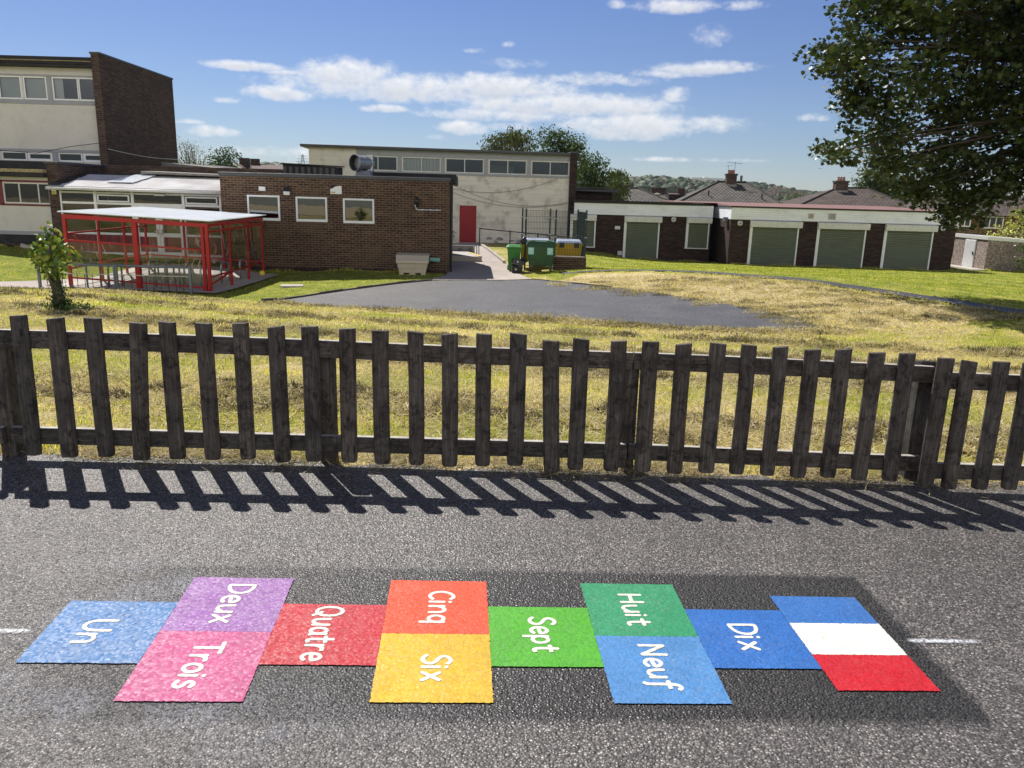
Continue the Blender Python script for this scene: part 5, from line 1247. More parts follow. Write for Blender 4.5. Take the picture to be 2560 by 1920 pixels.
# stacked black crates by the wheelie bin
def crate(x, y, z, rot, lab, tilt=(0, 0)):
    t = thing('recycling_crate', lab, 'crate', (x, y, z), rot, 'black recycling crates'); t.rotation_euler = (tilt[0], tilt[1], rot)
    b = MB(); w, d, h, k = .20, .15, .22, .025
    lo = [(-w+.03,-d+.03,0),(w-.03,-d+.03,0),(w-.03,d-.03,0),(-w+.03,d-.03,0)]; hi = [(-w,-d,h),(w,-d,h),(w,d,h),(-w,d,h)]
    li = [(-w+.05,-d+.05,.02),(w-.05,-d+.05,.02),(w-.05,d-.05,.02),(-w+.05,d-.05,.02)]; hi2 = [(-w+.02,-d+.02,h),(w-.02,-d+.02,h),(w-.02,d-.02,h),(-w+.02,d-.02,h)]
    b.add(lo + hi + hi2 + li, [(3,2,1,0)] + [(i,(i+1)%4,(i+1)%4+4,i+4) for i in range(4)] + [(i+4,(i+1)%4+4,(i+1)%4+8,i+8) for i in range(4)] + [(i+8,(i+1)%4+8,(i+1)%4+12,i+12) for i in range(4)] + [(12,13,14,15)])
    part(b, 'tub', M['black'], t, bevel=.006, seg=1); part(ring(MB(), -w-.012, w+.012, h-.035, h, .012, -d-.012, -d-.001), 'rim', M['black'], t)
    part(MB().box(-.07,-.02,-d-.014,-d-.004,.10,.15), 'mark', M['white_old'], t)
z0 = hz(.05, 26.85)
crate(.06, 26.85, z0, R(4), 'black recycling crate on the ground before the bright green bin')
crate(.04, 26.84, z0+.225, R(10), 'black recycling crate tipped on top of the lower crate', (R(-12), R(24)))
crate(.28, 27.05, z0+.26, R(-20), 'black recycling crate wedged between green bin and stack', (R(10), R(-38)))
t = thing('rubbish_sack', 'black sack slumped on the yellow bin behind the green bins', 'sack', (.29, 28.0, .06))
part(MB().lathe([(0,-.02),(.11,0),(.14,.09),(.11,.18),(.05,.24),(.02,.27)], n=12), 'bag', M['black'], t, smooth=True)
o = bank(.36, 28.35, 'narrow yellow bin standing between bright green and dark green bins', .16)
# mesh pen on low brick wall
t = thing('brick_low_wall', 'low brown brick wall under the mesh pen', 'wall', (1.95, 27.85, 0))
part(MB().box(-.60, .58, -.11, .11, -1.1, -.34), 'wall', M['brick_kit'], t); part(MB().box(-.61, .59, -.12, .12, -.339, -.30), 'coping', M['concrete'], t, bevel=.008)
t = thing('mesh_pen', 'dark green wire mesh pen around the yellow containers', 'fence', (1.3, 28.6, 0))
for x, y, z0 in ((.23,29.6,-.9),(.34,27.78,-.95),(1.27,29.6,-.9),(1.40,27.78,-.298),(2.31,29.6,-.9),(2.47,27.78,-.8)):
    q = part(MB().box(x-1.3-.03, x-1.3+.03, y-28.6-.03, y-28.6+.03, z0, 1.29), 'post', M['mesh_green'], t, bevel=.004, seg=1)
    part(MB().box(x-1.3-.035, x-1.3+.035, y-28.6-.035, y-28.6+.035, 1.2905, 1.32), 'cap', M['galv_grey'], q)
    part(MB().box(x-1.3-.04, x-1.3+.04, y-28.6-.045, y-28.6-.031, .98, 1.01).box(x-1.3-.04, x-1.3+.04, y-28.6-.045, y-28.6-.031, .35, .38), 'bracket', M['galv'], q)
def mesh_panel(x0, y0, x1, y1, z0, z1):
    b = MB(); L = math.hypot(x1-x0, y1-y0); n = int(L/.055); p = Vector((x0-1.3, y0-28.6, 0)); q = Vector((x1-1.3, y1-28.6, 0))
    for i in range(1, n):
        a = p.lerp(q, i/n); b.bar(a+Vector((0,0,z0)), a+Vector((0,0,z1)), .010)
    k = int((z1-z0)/.2)
    for i in range(k+1):
        z = z0 + (z1-z0)*i/k; b.bar(p+Vector((0,.009,z)), q+Vector((0,.009,z)), .010)
    part(b, 'mesh_panel', M['mesh_green'], t, fix=False)
mesh_panel(.23, 29.6, 1.27, 29.6, -.5, 1.24); mesh_panel(1.27, 29.6, 2.31, 29.6, -.5, 1.24)
mesh_panel(1.40, 27.78, 2.47, 27.78, -.29, .35)
mesh_panel(2.31, 29.6, 2.47, 27.78, -.5, 1.24)
# handrail beside the hall ramp
t = thing('handrail', 'thin black handrail on posts beside the hall wall', 'handrail', (0, 35, 0))
pts = [at(1000+735*.27125, 340+852*.27125, 38.5), at(1000+1015*.27125, 340+880*.27125, 36), at(1000+1272*.27125, 340+903*.27125, 33.5), at(1000+1640*.27125, 340+945*.27125, 30.6)]
b = MB()
for i in range(3): b.bar(pts[i]-Vector((0,35,0)), pts[i+1]-Vector((0,35,0)), .045)
part(b, 'rail', M['black_iron'], t)
for p in pts: part(MB().box(p.x-.025, p.x+.025, p.y-35-.025, p.y-35+.025, Hf(p.x, p.y)-.1, p.z+.04), 'post', M['black_iron'], t)
# step, block wall, planters beside kitchen
t = thing('concrete_step', 'concrete landing with yellow painted edge in the kitchen shadow', 'step', (-2, 30, 0))
part(MB().hexa([(-.85,-.6,-.95),(.55,-.55,-.95),(.72,-.35,-.95),(.2,1.3,-.95)], [(-.85,-.6,-.52),(.55,-.55,-.52),(.72,-.35,-.52),(.2,1.3,-.50)]).hexa([(-.85,-.6,-.95),(.2,1.3,-.95),(-.6,5,-.95),(-.95,5,-.95)], [(-.85,-.6,-.521),(.2,1.3,-.501),(-.6,5,-.48),(-.95,5,-.48)]), 'slab', M['concrete'], t)
part(MB().hexa([(.60,-.40,-.517),(.715,-.35,-.517),(.205,1.28,-.497),(.12,1.24,-.497)], [(.60,-.40,-.508),(.715,-.35,-.508),(.205,1.28,-.488),(.12,1.24,-.488)]), 'yellow_edge', M['yellow_line'], t)
t = thing('block_wall', 'low grey block wall in shade beside the kitchen corner', 'wall', (-2.3, 32, 0))
part(MB().box(-.75, .62, -.1, .1, -1.0, -.26), 'wall', M['blockwork'], t); 
b = MB()
for x in (-.42, .02, .42): b.bar((x-.05,-.13,-.62),(x-.03,-.13,-.36),.02).bar((x+.05,-.13,-.62),(x+.03,-.13,-.36),.02)
part(b, 'bracket', M['black_iron'], t)
t = thing('bike_stand', 'small pale metal stand at the end of the grey block wall', 'bike stand', (-1.62, 31.3, -.5))
part(MB().tube([(-.06,0,-.1),(-.06,0,.22),(0,0,.26),(.06,0,.22),(.06,0,-.1)], .02).tube([(.05,.15,-.1),(.05,.15,.24),(.1,.15,.26),(.14,.15,.22),(.14,.15,-.1)], .02), 'hoop', M['galv'], t)
# ------------------------------------------------------------------ vegetation
def leaf_template(kind_):
    if kind_ == 'maple':
        return np.array([(0,0,0),(.22,.10,.02),(.55,.22,.05),(.34,.42,.02),(.42,.72,.06),(.16,.66,.0),(0,1.0,.03),(-.16,.66,.0),(-.42,.72,.06),(-.34,.42,.02),(-.55,.22,.05),(-.22,.10,.02)])
    if kind_ == 'oval':
        return np.array([(0,0,0),(.26,.3,.05),(.28,.6,.05),(0,1,0),(-.28,.6,.05),(-.26,.3,.05)])
    return np.array([(0,0,0),(.22,.5,.03),(0,1,0),(-.22,.5,.03)])
def leaves_mesh(name, m, cent, size, col, parent, tpl='maple', droop=.5, bias=None, updir=.35):
    n = len(cent); t = leaf_template(tpl); k = len(t)
    a = rng.uniform(0, 2*np.pi, n); el = rng.normal(-droop, .45, n)
    ax = np.stack([np.cos(a)*np.cos(el), np.sin(a)*np.cos(el), np.sin(el)], 1)      # leaf axis
    rv = rng.normal(0, 1, (n, 3)) * .55 + np.array([0, 0, 1.])*updir*2
    nx = np.cross(ax, rv); nx /= np.linalg.norm(nx, axis=1)[:, None] + 1e-9
    nz = np.cross(nx, ax)
    s = size[:, None, None]
    V = cent[:, None, :] + s*(t[None, :, 0, None]*nx[:, None, :] + t[None, :, 1, None]*ax[:, None, :] + t[None, :, 2, None]*2.*nz[:, None, :])
    return np_mesh(name, V.reshape(-1, 3), np.arange(n*k).reshape(n, k), m, np.repeat(col, k, 0), parent)
def crown_pts(blobs, dens, clump=.35, per=26, hollow=.35, gap=0.):
    """leaf positions in clumps spread through a union of ellipsoids (cx,cy,cz,rx,ry,rz)"""
    P = []; N = []
    for (cx, cy, cz, rx, ry, rz) in blobs:
        k = max(4, int(dens * rx*ry*rz))
        u = rng.normal(0, 1, (k, 3)); u /= np.linalg.norm(u, axis=1)[:, None]
        r = rng.uniform(hollow**3, 1, k) ** (1/3.) * rng.uniform(.82, 1.12, k)
        c = np.array([cx, cy, cz]) + u*r[:, None]*np.array([rx, ry, rz])
        q = c[:, None, :] + rng.normal(0, clump, (k, per, 3)) * np.array([1, 1, .62]) * rng.uniform(.5, 1.2, (k, 1, 1))
        P.append(q.reshape(-1, 3)); N.append(np.repeat(rng.uniform(.68, 1.3, k), per))
    return np.concatenate(P), np.concatenate(N)
def limb(b, p, q, r0, r1, wob=.12, n=7):
    p, q = Vector(p), Vector(q); L = (q-p).length; pts = []
    for i in range(n+1):
        t = i/n; w = wob*L*math.sin(math.pi*t)*.5
        pts.append(p.lerp(q, t) + Vector((random.gauss(0, w*.4), random.gauss(0, w*.4), w*.35)))
    b.tube(pts, [r0 + (r1-r0)*(i/n)**.8 for i in range(n+1)], 8); return pts
def tree(name, label, x, y, z0, h, blobs, col, leaf=.12, dens=30, per=22, clump=.35, trunk=.16, tpl='rhomb', m='leaf_far', cvar=.25, group='trees beyond the school', hollow=.35, droop=.4, twigs=10, bark='bark'):
    t = thing(name, label, 'tree', (x, y, z0), 0, group)
    b = MB(); top_ = max(bl[2] for bl in blobs)
    tp = limb(b, (0, 0, -.3), (random.uniform(-.2,.2), 0, top_*.82), trunk, trunk*.35, .05)
    for bl in blobs:
        for _ in range(max(1, int(twigs/len(blobs)))):
            s = tp[random.randint(2, 5)]; u = Vector((random.gauss(0,1), random.gauss(0,1), random.gauss(.2,.8))).normalized()
            e = Vector((bl[0]+u.x*bl[3]*.85, bl[1]+u.y*bl[4]*.85, bl[2]+u.z*bl[5]*.85)); pts = limb(b, s, e, trunk*.35, .015, .15)
            for _k in range(2):
                u2 = Vector((random.gauss(0,1), random.gauss(0,1), random.gauss(.2,.7))).normalized(); limb(b, pts[4], pts[4]+u2*bl[3]*.55, trunk*.14, .008, .15, 4)
    part(b, 'trunk', M[bark], t, smooth=True, fix=False)
    P, N = crown_pts(blobs, dens, clump, per, hollow)
    n = len(P); c = np.array(col)[None, :]*(N*rng.uniform(1-cvar, 1+cvar, n))[:, None]; c[:, 0] *= rng.uniform(.85, 1.3, n)
    leaves_mesh('crown', M[m], P, rng.uniform(.7, 1.25, n)*leaf, c, t, tpl, droop)
    return t
def bl(px, py, Y, rpx, x0, y0, z0, ry=None, rz=None):
    """ellipsoid from a spot in view: real radius at its own distance"""
    p = at(px, py, Y); r = rpx*Y/F_PX; return (p.x-x0, p.y-y0, p.z-z0, r, ry or r, rz or r)
# big maple on the right: its own trunk stands to the right of the picture
TX, TY = 16.2, 19.8; TZ = Hf(TX, TY)
t = thing('maple_tree', 'huge dark maple overhanging from the right with low hanging branches', 'tree', (TX, TY, TZ))
b = MB(); trunk = limb(b, (0, 0, -.3), (.3, .2, 8.5), .42, .16, .03, 10)
silh = [(2150,40,120),(2130,130,75),(2085,165,45),(2160,230,95),(2120,260,40),(2190,330,100),(2115,375,42),(2080,372,28),(2235,395,80),(2300,300,170),(2330,450,95),(2320,480,60),(2390,400,130),(2440,470,95),(2395,512,48),(2365,538,28),(2470,510,60),(2250,120,190),(2400,150,220),(2520,320,180),(2540,440,110),(2560,140,240),(2330,-60,200),(2180,-80,130),(2500,-120,260),(2640,380,180),(2700,180,260),(2640,-100,280),(2820,300,240),(2820,60,300),(2950,200,260),(2760,-260,300),(2560,-330,220),(2360,-260,160),(2930,-150,280),(2255,470,34),(2200,410,38),(2050,128,20),(2068,178,24)]
cl = []; cn = []
for (sx_, sy_, r_) in silh:
    r_ = r_ - (30 if r_ > 70 else 14 if r_ > 30 else 4)
    Yd = TY + random.uniform(-1.3, 1.3)
    p = at(sx_, sy_, Yd); r = r_*Yd/F_PX
    k = int(20*(r/.8)**2)+5
    u = rng.normal(0, 1, (k, 3)); u /= np.linalg.norm(u, axis=1)[:, None]
    dd = rng.uniform(.15, 1, k)**.4
    c = np.array(p) + u*dd[:, None]*np.array([r, max(r*1.15, .7), r])
    cl.append(c)
    e = Vector(p) - Vector((TX, TY, TZ)); s = trunk[min(10, max(2, int(5 + e.z*.5)))]
    pts = limb(b, s, e, .10 if r > 1 else .05, .018, .12, 7)
    for _ in range(5 if r > .8 else 2):
        u2 = Vector((random.gauss(0,1), random.gauss(0,1), random.gauss(0,.8))).normalized(); limb(b, pts[random.choice((4,5,6))], e + u2*r*.9, .022, .006, .12, 4)
part(b, 'trunk', M['bark'], t, smooth=True, fix=False)
C = np.concatenate(cl); n0 = len(C); per = 24
P = (C[:, None, :] + np.clip(rng.normal(0, 1, (n0, per, 3)), -1.9, 1.9)*np.array([.19, .19, .10])).reshape(-1, 3); N = np.repeat(rng.uniform(.75, 1.3, n0), per)
n = len(P); c = np.array([.036, .058, .014])[None]*(N*rng.uniform(.75, 1.3, n))[:, None]; c[:, 0] *= rng.uniform(.8, 1.4, n)
leaves_mesh('crown', M['leaf'], P - np.array([TX, TY, TZ]), rng.uniform(.085, .165, n), c, t, 'maple', .35, updir=.5)
# sapling behind the fence: a stump with shoots, ivy and big floppy leaves
sx_, sy_ = at(150, 774, 11)[:2]; sz_ = Hf(sx_, sy_)
t = thing('lime_sapling', 'stunted lime sapling with mossy ivied stems and large floppy leaves', 'tree', (sx_, sy_, sz_))
b = MB(); limb(b, (.03,0,-.1), (-.035,0,.92), .075, .038, .05); limb(b, (-.05,.02,-.1), (-.11,.02,.72), .045, .028, .15); limb(b, (.0,-.03,-.1), (-.06,-.02,.66), .03, .018, .2)
for q in ((-.36,.02,.82),(-.2,.05,.98),(.05,-.03,1.06),(.18,.03,.86),(.2,.08,.7),(-.25,-.05,.66),(-.02,-.06,1.12)): limb(b, (-.05,0,.58), q, .016, .006, .2, 5)
part(b, 'trunk', M['bark_moss'], t, smooth=True, fix=False)
cc = np.array([(-.36,0,.82),(-.30,.03,.78),(-.22,.03,.92),(-.12,0,.98),(.0,-.03,1.10),(.03,0,1.0),(.13,.0,.88),(.2,.03,.84),(.22,.08,.72),(.1,-.05,.74),(-.05,-.08,.8),(-.18,-.05,.72),(-.22,-.03,.62),(.02,-.06,.62),(-.08,-.08,.55),(.12,0,.62),(.26,.02,.80),(-.02,-.05,.70),(-.14,-.06,.64),(.04,.0,.54)])
cc = cc*np.array([.80, 1, 1.06]); P = (cc[:, None, :] + rng.normal(0, .050, (len(cc), 15, 3))).reshape(-1, 3); n = len(P)
c = np.array([[.16,.25,.035],[.10,.17,.025],[.30,.33,.05],[.07,.12,.025]])[rng.integers(0, 4, n)]*rng.uniform(.75, 1.25, (n, 1))
T = None
leaves_mesh('crown', M['leaf'], P, rng.uniform(.055, .125, n), c, t, 'oval', .75, updir=.3)
P = np.stack([rng.normal(.04, .07, 900), rng.normal(0, .06, 900), np.abs(rng.normal(0, .22, 900))], 1); k = P[:, 2] < .62; P = P[k]; P[:, 0] += -.06*P[:, 2]; n = len(P)
leaves_mesh('ivy', M['leaf'], P, rng.uniform(.02, .045, n), np.array([[.022,.042,.012]])*rng.uniform(.6, 1.5, (n, 1)), t, 'oval', .6)
P = np.stack([rng.normal(.08, .14, 900), rng.normal(-.02, .10, 900), np.abs(rng.normal(0, .05, 900))+.01], 1); n = len(P)
leaves_mesh('weeds', M['leaf'], P, rng.uniform(.03, .07, n), np.array([[.05,.095,.02]])*rng.uniform(.6, 1.5, (n, 1)), t, 'rhomb', -.6)
# trees behind the hall
def tz(x, y): return Hf(x, y)
def mk(name, label, spots, Y, col, x=None, **k):
    ps = [at(a, b_, Y) for a, b_, r in spots]; x = x if x is not None else sum(p.x for p in ps)/len(ps); z = tz(x, Y)
    B = [bl(a, b_, Y + random.uniform(-1, 1), r, x, Y, z) for a, b_, r in spots]
    return tree(name, label, x, Y, z, None, B, col, **k)
mk('birch_tree', 'drooping grey-green birch rising over the left of the hall roof', [(1245,350,26),(1285,345,30),(1240,375,30),(1300,370,38),(1225,385,18)], 59, (.062,.078,.030), leaf=.24, dens=34, per=24, clump=.36, droop=1.0)
mk('ash_tree', 'rounded leafy tree rising tallest above the hall roof', [(1395,345,26),(1370,365,34),(1430,370,32),(1405,385,42),(1455,395,24),(1360,400,30),(1440,420,34)], 57, (.050,.082,.026), leaf=.25, dens=30, per=24, clump=.36)
mk('willow_tree', 'dark spreading willow to the right of the brick hall end', [(1480,415,30),(1465,450,40),(1505,425,26),(1520,455,32),(1480,490,36),(1530,490,30),(1450,490,30)], 54, (.045,.078,.026), leaf=.22, dens=36, per=24, clump=.34, droop=1.1)
mk('weeping_birch', 'weeping birch trailing to the garage roofline', [(1548,440,22),(1552,465,20),(1545,490,20),(1560,452,16),(1540,510,16)], 51, (.060,.085,.028), leaf=.19, dens=70, per=24, clump=.26, droop=1.3)
mk('bare_tree', 'sparse twiggy half-bare tree beside the tall brick end wall', [(455,385,34),(490,392,30),(470,372,24),(512,405,18)], 70, (.13,.13,.085), leaf=.16, dens=14, per=14, clump=.5, twigs=60, trunk=.075, hollow=.1)
mk('scrub', 'low green scrub under the half-bare tree', [(455,412,22),(500,412,22),(535,412,14)], 69, (.055,.075,.025), leaf=.2, dens=16, per=14, twigs=4, trunk=.08)
mk('holm_oak', 'dark green bushy tree with spiky outline above the link roof', [(560,395,24),(545,388,18),(580,392,20),(565,378,13),(535,398,13),(592,388,11),(565,412,28)], 60, (.030,.062,.026), leaf=.22, dens=36, per=18, clump=.27)
mk('sycamore_tree', 'rounded green sycamore behind the brown hipped bungalow', [(2195,445,34),(2165,455,26),(2225,455,30),(2200,480,44),(2250,475,24),(2160,485,24)], 76, (.052,.080,.032), leaf=.28, dens=26, per=24, clump=.42)
mk('garden_tree', 'small bushy garden tree between the two hipped bungalows', [(1985,492,20),(1962,497,14),(2005,498,12)], 95, (.060,.090,.028), leaf=.26, dens=14, per=18)
mk('garden_tree', 'pale green garden tree left of the grey hipped bungalow roof', [(1612,485,14),(1632,492,12),(1598,490,10)], 130, (.075,.10,.035), leaf=.3, dens=9, per=16)
mk('variegated_shrub', 'large yellow-green variegated shrub above the pebble-dashed shed', [(2490,585,18),(2512,568,24),(2540,550,28),(2570,560,34),(2600,590,36),(2530,590,26),(2562,530,20)], 41.8, (.30,.33,.075), leaf=.13, dens=75, per=18, clump=.16, tpl='oval', m='leaf', cvar=.4, group='garden shrubs', trunk=.08)
mk('laurel_bush', 'glossy green bush at the right end of the pebble-dashed shed', [(2565,640,20),(2560,660,22),(2580,620,26),(2590,665,26)], 37.6, (.075,.125,.022), leaf=.12, dens=90, per=16, clump=.14, tpl='oval', m='leaf', group='garden shrubs', trunk=.06)
mk('garden_plants', 'feathery garden plants over the shed roof', [(2430,575,9),(2448,572,10),(2405,578,7),(2462,580,8)], 44, (.12,.13,.045), leaf=.09, dens=300, per=12, clump=.14, group='garden shrubs', trunk=.03)
p = hloc(7.45, -4.6, 0); t = thing('potted_plant', 'leafy plant in a pot at the kitchen corner before the hall', 'plant', (p.x, p.y, -.48))
part(MB().lathe([(.09,0),(.13,.22),(.145,.22),(.145,.26),(.12,.26)], n=14), 'pot', M['black'], t)
P = np.stack([rng.normal(0,.14,160), rng.normal(0,.12,160), rng.uniform(.25,.6,160)], 1); leaves_mesh('leaves', M['leaf'], P, rng.uniform(.06,.15,160), np.array([[.03,.06,.02]])*rng.uniform(.6,1.5,(160,1)), t, 'rhomb', -.5)

# ------------------------------------------------------------------ houses beyond
def roof_mesh(faces, uvs, name, m, parent):
    me = bpy.data.meshes.new(name); vs = []; fs = []; uvl = []
    for f in faces:
        b0 = len(vs); vs += [tuple(v) for v in f]; fs.append(tuple(range(b0, b0+len(f))))
        a = Vector(f[0]); e = (Vector(f[1])-a).normalized(); n = e.cross(Vector(f[-1])-a).normalized(); w = n.cross(e)
        uvl += [((Vector(v)-a).dot(e), (Vector(v)-a).dot(w)) for v in f]
    me.from_pydata(vs, [], fs); u = me.uv_layers.new()
    for i, q in enumerate(uvl): u.data[i].uv = q
    me.materials.append(m); o = bpy.data.objects.new(name, me); return link(o, parent)
def hip_house(name, label, x, y, w, d, ze, zr, ridge, rz, wallm, roofm, chim=None, ridge_off=0.):
    t = thing(name, label, 'house', (x, y, 0), rz, 'houses beyond the school'); o_ = .35
    part(MB().box(-w/2, w/2, 0, d, -2.5, ze-.02), 'wall', M[wallm], t)
    a, b_, c, e = (-w/2-o_,-o_,ze), (w/2+o_,-o_,ze), (w/2+o_,d+o_,ze), (-w/2-o_,d+o_,ze); r0, r1 = (-ridge/2+ridge_off, d/2, zr), (ridge/2+ridge_off, d/2, zr)
    rf = roof_mesh([(a,b_,r1,r0),(b_,c,r1),(c,e,r0,r1),(e,a,r0)], None, 'roof', M[roofm], t)
    q = MB()
    for s, f in ((a, r0), (b_, r1), (r0, r1)): q.tube([s, f], .09, 6)
    q.box(-w/2-o_, w/2+o_, -o_-.06, -o_-.002, ze-.14, ze)
    part(q, 'ridge_tiles', M[roofm], rf)
    if chim:
        cx, cy, cw, z0, z1 = chim
        c_ = part(MB().box(cx-cw/2, cx+cw/2, cy-.35, cy+.35, z0, z1).box(cx-cw/2-.06, cx+cw/2+.06, cy-.41, cy+.41, z1+.001, z1+.14), 'chimney', M['brick_old'], rf)
        pp = MB()
        for k in (-.22, .0, .22): pp.lathe([(.10, z1+.15), (.085, z1+.42), (.11, z1+.44), (.07,z1+.44)], (cx+k*cw, cy, 0), 10)
        part(pp, 'chimney_pot', M['terracotta'], rf)
        part(MB().hexa([(cx-cw/2-.02,cy-.6,z0+.05),(cx+cw/2+.02,cy-.6,z0+.05),(cx+cw/2+.02,cy-.36,z0+.30),(cx-cw/2-.02,cy-.36,z0+.30)], [(cx-cw/2-.02,cy-.62,z0+.10),(cx+cw/2+.02,cy-.62,z0+.10),(cx+cw/2+.02,cy-.36,z0+.42),(cx-cw/2-.02,cy-.36,z0+.42)]), 'flashing', M['felt_grey'], rf)
    return t, rf
t, rf = hip_house('bungalow', 'bungalow with grey-brown hipped tile roof and tall chimney with aerials', 16.7, 62, 7.6, 8.0, 1.72, 3.50, 2.35, R(-3), 'brick_red', 'tile_grey', (.66, 3.6, .80, 2.9, 4.02), .9)
ae = MB().bar((.9,3.6,4.1),(.9,3.6,5.15),.03).bar((.3,3.6,5.05),(1.5,3.6,4.98),.025)
for k in range(6): ae.bar((.4+.2*k,3.35,5.03-.012*k),(.4+.2*k,3.85,5.03-.012*k),.015)
ae.bar((.4,3.6,4.1),(.35,3.6,4.85),.025).bar((.1,3.6,4.75),(.7,3.6,4.8),.02)
part(ae, 'aerial', M['galv_grey'], rf)
part(MB().tube([(-1.5,1.2,2.1),(-1.5,1.2,2.75)], .06).tube([(2.6,.8,2.0),(2.6,.8,2.6)], .06), 'vent_pipe', M['black_iron'], rf)
t, rf = hip_house('bungalow', 'bungalow with dark brown hipped roof and short brick chimney', 25.8, 60, 8.2, 8.0, 1.75, 3.24, 2.3, R(-3), 'brick_red', 'tile_brown', (-.25, 3.4, .95, 2.6, 3.62), .9)
t, rf = hip_house('bungalow', 'low brown tiled roof adjoining the dark brown bungalow', 31.5, 62, 6.5, 6.5, 1.7, 2.35, 4.6, R(-3), 'brick_red', 'tile_brown')
# white-windowed house on the right
t = thing('brick_house', 'brick house with tiled roof and white bay windows under the overhanging maple', 'house', (35.0, 54, 0), R(-4), 'houses beyond the school')
part(wall(-6, 9, -2.5, 1.45, [(-4.95,-3.75,.62,1.36), (-3.05,-1.6,.55,1.36), (1.0,2.4,.5,1.36)], .1, 8), 'wall', M['brick_red'], t, fix=False)
roof_mesh([((-6.4,-.5,1.42),(9.4,-.5,1.42),(9.4,4.2,2.75),(-5.0,4.2,2.75)), ((9.4,8.4,1.5),(-6.4,8.4,1.5),(-5.0,4.2,2.75),(9.4,4.2,2.75)), ((-6.4,8.4,1.42),(-6.4,-.5,1.42),(-5.0,4.2,2.75))], None, 'roof', M['tile_brown'], t)
for (a, c, d, e, ms) in ((-4.95,-3.75,.62,1.36,(-4.55,-4.15)), (-3.05,-1.6,.55,1.36,(-2.5,-2.1)), (1.0,2.4,.5,1.36,(1.7,))): window(t, a, c, d, e, ms, .07, -.02, .09)
room(t, -5.8, 8.8, -.5, 1.4, 2, 'dark')
t, rf = hip_house('bungalow', 'pale tiled hipped roof at left edge of the maple branches', 28.8, 60, 5.5, 7, 1.6, 2.6, 1.2, R(6), 'brick_red', 'tile_grey')
def gable_house(label, px, py_e, py_r, Y, wpx, d, chims, rz=0., wallm='brick_red', roofm='tile_red', side=True):
    p = at(px, py_e, Y); r = at(px, py_r, Y); w = wpx*Y/F_PX; ze, zr = p.z, r.z
    t = thing('terraced_house', label, 'house', (p.x, p.y, 0), rz, 'houses beyond the school')
    part(MB().add([(-w/2,0,-4),(w/2,0,-4),(w/2,d,-4),(-w/2,d,-4),(-w/2,0,ze),(w/2,0,ze),(w/2,d,ze),(-w/2,d,ze),(-w/2,d/2,zr-.1),(w/2,d/2,zr-.1)], [(0,1,5,4),(2,3,7,6),(1,2,6,9,5),(3,0,4,8,7)]), 'wall', M[wallm], t, fix=False)
    rf = roof_mesh([((-w/2-.2,-.3,ze-.05),(w/2+.2,-.3,ze-.05),(w/2+.2,d/2,zr),(-w/2-.2,d/2,zr)), ((w/2+.2,d+.3,ze-.05),(-w/2-.2,d+.3,ze-.05),(-w/2-.2,d/2,zr),(w/2+.2,d/2,zr))], None, 'roof', M[roofm], t)
    for cx in chims: part(MB().box(cx-.55, cx+.55, d/2-.3, d/2+.3, zr-.4, zr+.75), 'chimney', M['brick_dark'], rf)
    return t
def gable_front(label, px, py_e, py_r, Y, wpx, d, chims, roofm='tile_red'):
    p = at(px, py_e, Y); r = at(px, py_r, Y); w = wpx*Y/F_PX; ze, zr = p.z, r.z
    t = thing('terraced_house', label, 'house', (p.x, p.y, 0), 0, 'houses beyond the school')
    part(MB().add([(-w/2,0,-4),(w/2,0,-4),(w/2,d,-4),(-w/2,d,-4),(-w/2,0,ze),(w/2,0,ze),(w/2,d,ze),(-w/2,d,ze),(0,0,zr-.1),(0,d,zr-.1)], [(0,1,5,8,4),(2,3,7,9,6),(1,2,6,5),(3,0,4,7)]), 'wall', M['brick_red'], t, fix=False)
    rf = roof_mesh([((-w/2-.3,d,ze-.1),(-w/2-.3,-.3,ze-.1),(0,-.3,zr),(0,d,zr)), ((w/2+.3,-.3,ze-.1),(w/2+.3,d,ze-.1),(0,d,zr),(0,-.3,zr))], None, 'roof', M[roofm], t)
    part(MB().bar((-w/2-.3,-.34,ze-.1),(0,-.34,zr),.06,.18).bar((0,-.34,zr),(w/2+.3,-.34,ze-.1),.06,.18), 'bargeboard', M['white_old'], rf)
    part(MB().box(-.35,.35,-.02,0,ze-.6,ze+.2), 'window', M['white_old'], t)
    for cx, cy in chims: part(MB().box(cx-.6, cx+.6, cy, cy+.7, zr-.4, zr+.8), 'chimney', M['brick_dark'], rf)
    return t
gable_front('brick gabled house with wide chimney, left of the rooftops beyond the link roof', 584, 424, 408, 100, 44, 9, ((.3, 3.),))
gable_house('long red-brown terrace roof with chimney beyond the kitchen roof', 652, 425, 409, 104, 118, 8, (-2.0,))
gable_house('second red-brown terrace roof nearest the felted roof box', 735, 427, 413, 112, 90, 8, ())
gable_front('small brick gabled house with dormer beyond the link block roof', 1592, 490, 476, 130, 26, 8, ((-1.2, 3),))
gable_front('brick gabled end house with pale bargeboards left of the grey bungalow', 1641, 494, 483, 120, 42, 9, ((.5, 4),))
gable_house('long brown terrace roof with two black chimneys left of the grey bungalow', 1692, 497, 482, 122, 76, 8, (-1.6, 1.4))
t, rf = hip_house('bungalow', 'grey hipped roof under the weeping birch beside the brick link block', 9.3, 60, 4.6, 6, 1.65, 2.75, .6, 0, 'brick_red', 'tile_grey')
t, rf = hip_house('bungalow', 'light brown hipped roof with square dormer left of the grey bungalow', 12.6, 66, 4.2, 6, 1.75, 2.35, .4, 0, 'brick_red', 'tile_grey')
part(MB().box(.2, 2.2, .8, 3, 1.9, 2.42), 'dormer', M['tile_brown'], rf)

